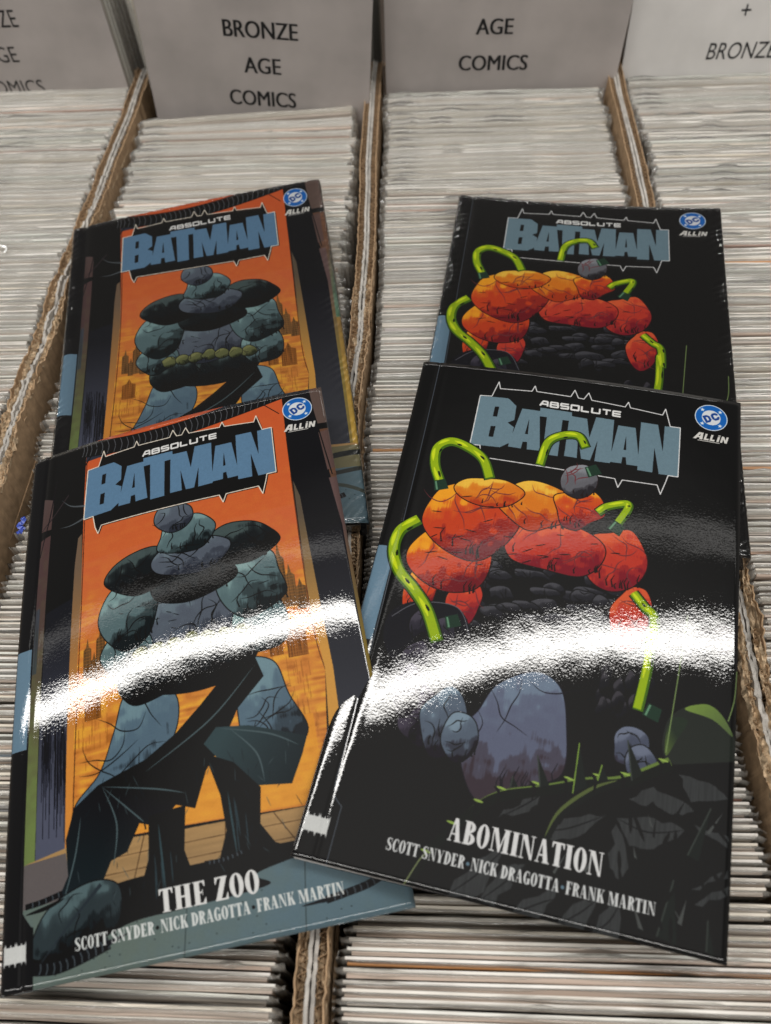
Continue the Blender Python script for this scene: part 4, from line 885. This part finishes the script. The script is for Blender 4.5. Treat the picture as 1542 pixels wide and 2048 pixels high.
# which of them does the picture show: project the top edge and test it against the books lying on top
camP = np.array([0, 0, 352.0]); Bm = np.array([right[:], down[:], fwd[:]])
def proj(p):
    c = (np.atleast_2d(p) - camP) @ Bm.T
    return np.c_[771 + 1540 * c[:, 0] / c[:, 2], 1024 + 1540 * c[:, 1] / c[:, 2]]
hulls = []
for kx, P in NODES.items():
    P = np.array(P); hulls.append(proj([P[0, 0], P[0, 1], P[0, 2], P[1, 2], P[2, 2], P[2, 1], P[2, 0], P[1, 0]]))
def inside(pt, poly):
    x, y = pt; c = False; n = len(poly)
    for i in range(n):
        (x0, y0), (x1, y1) = poly[i], poly[i - 1]
        if (y0 > y) != (y1 > y) and x < (x1 - x0) * (y - y0) / (y1 - y0) + x0: c = not c
    return c
def shown(L):
    n = 0
    for px in proj([[L[1] + u, L[2] + u * L[4], L[3]] for u in np.linspace(-86, 86, 24)]):
        if 0 <= px[0] < 1542 and 0 <= px[1] < 2048 and not any(inside(px, h) for h in hulls): n += 1
    return n
vis = [(L, shown(L)) for L in LAYOUT]
cand = sorted([L for L, s in vis if s > 0], key=lambda L: L[2])
KEEP = cand[:292]; keep_ids = {id(L) for L in KEEP}
ZONES = {0: [(330, 'lower part of the leftmost box, nearest the camera', 'beside the torn wall at the left edge'), (999, 'upper part of the leftmost box', 'below the cut-off sign in the leftmost box')],
         1: [(60, 'second box, below the THE ZOO book', 'just below the THE ZOO book'), (470, 'second box, beside the orange-panelled books', 'half under the orange-panelled books'), (999, 'second box, behind the orange-panelled hardcover', 'between the orange-panelled hardcover and its sign')],
         2: [(60, 'third box, below the ABOMINATION book', 'just below the ABOMINATION book'), (460, 'third box, between the orange and the black books', 'in the gap between orange and black books'), (999, 'third box, behind the black hardcover', 'between the black hardcover and its sign')],
         3: [(180, 'rightmost box, lower right corner', 'right of the ABOMINATION book in the lower right corner'), (999, 'rightmost box, right of the black hardcover', 'right of the black hardcover along the right edge')]}
def zone(L):
    for ymax, g, t in ZONES[L[0]]:
        if L[2] < ymax: return 'bagged comics in the ' + g, 'bagged comic filed upright ' + t
HC = 262.0
def xform(L):
    bi, x, y, z, rz, lean, v = L
    # lean: the top tips away from the viewer; the foot stands on the floor of the box
    R = Matrix.Rotation(rz, 3, 'Z') @ Matrix.Rotation(-lean, 3, 'X')
    top = R @ Vector((0, 0, HC)); return R, Vector((x, y, z)) - top
for L in KEEP:
    comic, board, bag, _ = VAR[L[6]]
    R, loc = xform(L)
    o = bpy.data.objects.new('bagged_comic', comic); COL.objects.link(o)
    o.location = loc * MM; o.rotation_euler = R.to_euler()
    g_, l_ = zone(L); tag(o, l_, 'comic', g_)
    for nm, me in (('backing_board', board), ('plastic_bag', bag)):
        c = bpy.data.objects.new(nm, me); COL.objects.link(c); c.parent = o
# the rest of the rows, and the taller rows standing behind the signs, as one mass
rest = [L for L in LAYOUT if id(L) not in keep_ids]
r = np.random.default_rng(77)
for xc, xr, ya, yb in ((-350, -254, 676, 900), (-140, -46, 640, 880), (60, 152, 662, 860), (262, 345, 690, 850)):
    y = ya
    while y < yb:
        rest.append([0, xr - 92 + r.normal() * .8, y, 74 + r.normal() * 3, math.radians(r.normal() * .3), math.radians(1), int(r.integers(len(VAR)))])
        y += 4.6 + abs(r.normal()) * .8
acc = {k: [[], [], []] for k in (0, 1, 2)}      # board, comic, bag
vb = []; fb = []; mi = []; nv = 0
FAR = []
for q, (bc, pc) in enumerate((((.80, .76, .69), (.50, .41, .34)), ((.86, .83, .78), (.58, .47, .40)), ((.72, .66, .56), (.42, .36, .31)), ((.78, .79, .73), (.50, .46, .40)), ((.84, .80, .74), (.38, .27, .22)))):
    FAR.append((mat_plain('backing_boards_far', bc, 0.6, 0.3, 25, 0.08, 0), mat_plain('newsprint_pages_far', pc, 0.6, 0.3, 25, 0.22, 0)))
cache = {}
for v, (comic, board, bag, _) in enumerate(VAR):
    for mk, me in enumerate((board, comic, bag)):
        co = np.empty(len(me.vertices) * 3); me.vertices.foreach_get('co', co)
        cache[v, mk] = (co.reshape(-1, 3), [tuple(p.vertices) for p in me.polygons])
for L in rest:
    tint = int(r.integers(len(FAR)))
    R, loc = xform(L); Rm = np.array(R); lc = np.array(loc) * MM
    for mk in (0, 1, 2):
        co, fs = cache[L[6], mk]
        vb.append(co @ Rm.T + lc); fb += [tuple(i + nv for i in f) for f in fs]; mi += [10 if mk == 2 else tint * 2 + mk] * len(fs); nv += len(co)
me = bpy.data.meshes.new('bagged_comics')
me.from_pydata(np.concatenate(vb).tolist(), [], fb)
for m_ in [m for pair in FAR for m in pair] + [M['bag']]: me.materials.append(m_)
me.polygons.foreach_set('material_index', mi); me.polygons.foreach_set('use_smooth', [k == 10 for k in mi]); me.update()
o = bpy.data.objects.new('bagged_comics', me); COL.objects.link(o)
tag(o, 'far rows of bagged comics packed in the boxes and standing behind the signs', 'comics', None, 'stuff')

# ------------------------------------------------------------------ signs standing at the back of each row
def letters(name, txt, height, cx, cz, parent, shear=0.0, squeeze=0.95, bold=0.0, width=None, align='CENTER', roll=0.0):
    cu = bpy.data.curves.new('lettering', 'FONT'); cu.body = txt; cu.size = 1.0; cu.align_x = align; cu.extrude = 0.0; cu.shear = shear
    cu.resolution_u = 4
    tmp = bpy.data.objects.new('tmp', cu); COL.objects.link(tmp)
    dg = bpy.context.evaluated_depsgraph_get(); me = bpy.data.meshes.new_from_object(tmp.evaluated_get(dg))
    COL.objects.unlink(tmp); bpy.data.objects.remove(tmp)
    co = np.empty(len(me.vertices) * 3); me.vertices.foreach_get('co', co); co = co.reshape(-1, 3)
    ymin = co[:, 1].min(); h = np.ptp(co[:, 1]); w = np.ptp(co[:, 0])
    s = height / h; sx_ = (width / w) if width else s * squeeze
    c = co.copy(); c[:, 0] = co[:, 0] * sx_; z = (co[:, 1] - ymin) * s - height / 2
    ca_, sa_ = math.cos(roll), math.sin(roll)
    V = np.c_[(c[:, 0] * ca_ - z * sa_ + cx), np.full(len(c), -1.05), c[:, 0] * sa_ + z * ca_ + cz]
    fs = [tuple(p.vertices) for p in me.polygons]; vv = []; ff = []
    for k, dx in enumerate((-bold, 0, bold) if bold else (0,)):       # heavier strokes for the bold cards
        ff += [tuple(i + len(c) * k for i in f) for f in fs]; vv.append(V + [dx, -.04 * k, 0])
    me = mesh(name, np.concatenate(vv), ff, M['ink'])
    ob = bpy.data.objects.new(name, me); COL.objects.link(ob); ob.parent = parent
    return ob
def sign(x0, x1, y, mat, label, roll, tilt, lines, side=None):
    cx = (x0 + x1) / 2; w = x1 - x0
    root = link('row_sign', None, loc=(cx, y, -8), rot=(tilt, roll, 0)); tag(root, label, 'sign')
    # a slightly bowed card
    n = 13; xs = np.linspace(-w / 2, w / 2, n); bow = -((xs / (w / 2)) ** 2) * .0
    V = np.concatenate([np.c_[xs, bow - .9, np.full(n, 102.)], np.c_[xs, bow + .9, np.full(n, 102.)], np.c_[xs, bow + .9, np.full(n, -60.)], np.c_[xs, bow - .9, np.full(n, -60.)]])
    F = []
    for a in range(4):
        b = (a + 1) % 4; F += [(a * n + j, b * n + j, b * n + j + 1, a * n + j + 1) for j in range(n - 1)]
    F += [(0, n, 2 * n, 3 * n), (n - 1, 4 * n - 1, 3 * n - 1, 2 * n - 1)]
    link('card', mesh('card', V, F, mat), root)
    if side:
        v, f = box_vf(-w / 2 + side[0], -w / 2 + side[1], 1.2, 130, -60, 102); link('folded_side', mesh('folded_side', v, f, mat), root)
    for t in lines: letters('lettering', parent=root, **t)
    return root
sign(-452, -260, 671, M['sign_shaded'], 'shade-greyed sign card at the top left whose lines BRONZE AGE COMICS run off the frame', 0, 0,
     [dict(txt='BRONZE', height=13.5, cx=-5.0, cz=59, width=53), dict(txt='AGE', height=13, cx=-4.5, cz=31, width=29), dict(txt='COMICS', height=12, cx=-6, cz=3.5, width=55)])
sign(-226, -47, 628, M['sign_shaded'], 'shade-greyed sign card reading BRONZE AGE COMICS in bold over the second row', math.radians(5.5), 0,
     [dict(txt='BRONZE', height=12.5, cx=3.5, cz=65, width=57, bold=.42), dict(txt='AGE', height=12.5, cx=3.5, cz=38, width=29, bold=.42), dict(txt='COMICS', height=12.5, cx=1.5, cz=11.5, width=54, bold=.42)])
sign(-33, 159, 656, M['sign_shaded'], 'shade-greyed sign card over the third row showing AGE COMICS in bold', math.radians(1.0), 0,
     [dict(txt='BRONZE', height=12.5, cx=-8.5, cz=76, width=57, bold=.42), dict(txt='AGE', height=12, cx=-8.3, cz=48, width=29, bold=.42), dict(txt='COMICS', height=12.2, cx=-7.4, cz=20, width=56, bold=.42)])
sign(165.5, 359, 668, M['sign_white'], 'pale white sign card at the top right reading + and BRONZE in thin letters', 0, math.radians(-10),
     [dict(txt='+', height=8.0, cx=-6.2, cz=45.5), dict(txt='BRONZE', height=12.5, cx=-2.0, cz=16.5, width=56, shear=.12)], side=(-6, -4.2))

# ------------------------------------------------------------------ small oddments
def ribbon(name, pts, w, mat, label, cat, jit=.4):
    r = np.random.default_rng(len(pts)); p = np.array(pts, float); q = curve(p, False, 6); n = len(q)
    d = np.gradient(q, axis=0); side_ = np.cross(d, [0, 0, 1]); side_ /= np.linalg.norm(side_, axis=1, keepdims=True) + 1e-9
    a = q + side_ * w / 2 + r.normal(size=q.shape) * jit * .3; b = q - side_ * w / 2 + r.normal(size=q.shape) * jit * .3; b[:, 2] += r.normal(size=n) * jit
    V = np.concatenate([a, b, a - [0, 0, .15], b - [0, 0, .15]]); F = []
    for u, v in ((0, 1), (1, 3), (3, 2), (2, 0)): F += [(u * n + j, u * n + j + 1, v * n + j + 1, v * n + j) for j in range(n - 1)]
    o0 = q.mean(0); return tag(link(name, mesh(name, V - o0, F, mat), loc=o0), label, cat)
OD_TAPE_A = [(-331, 476, -5.5), (-325, 476.5, -4.8), (-331.5, 469, -4.6), (-318, 461, -4.8), (-305, 455.5, -5.2), (-305, 450.5, -5.6)]
ribbon('clear_tape', OD_TAPE_A, 1.3, M['tape'], 'glinting crumpled bit of clear tape on the comics at the left edge', 'tape')
ribbon('plastic_scrap', [(-228, 226, -8.5), (-226, 223, -7.5), (-228, 220, -8), (-225, 217.5, -7.6), (-227.5, 214.5, -8)], 2.6, M['blue'], 'tiny scrap of blue plastic beside the torn cardboard wall at the left', 'plastic scrap', .6)
ribbon('paper_tab', [(160.5, 272, 6), (166, 272, 6.5), (172, 271.5, 6)], 3.0, M['tab'], 'small brown paper tab poking out beside the upper right corner of the ABOMINATION book', 'paper tab', .2)
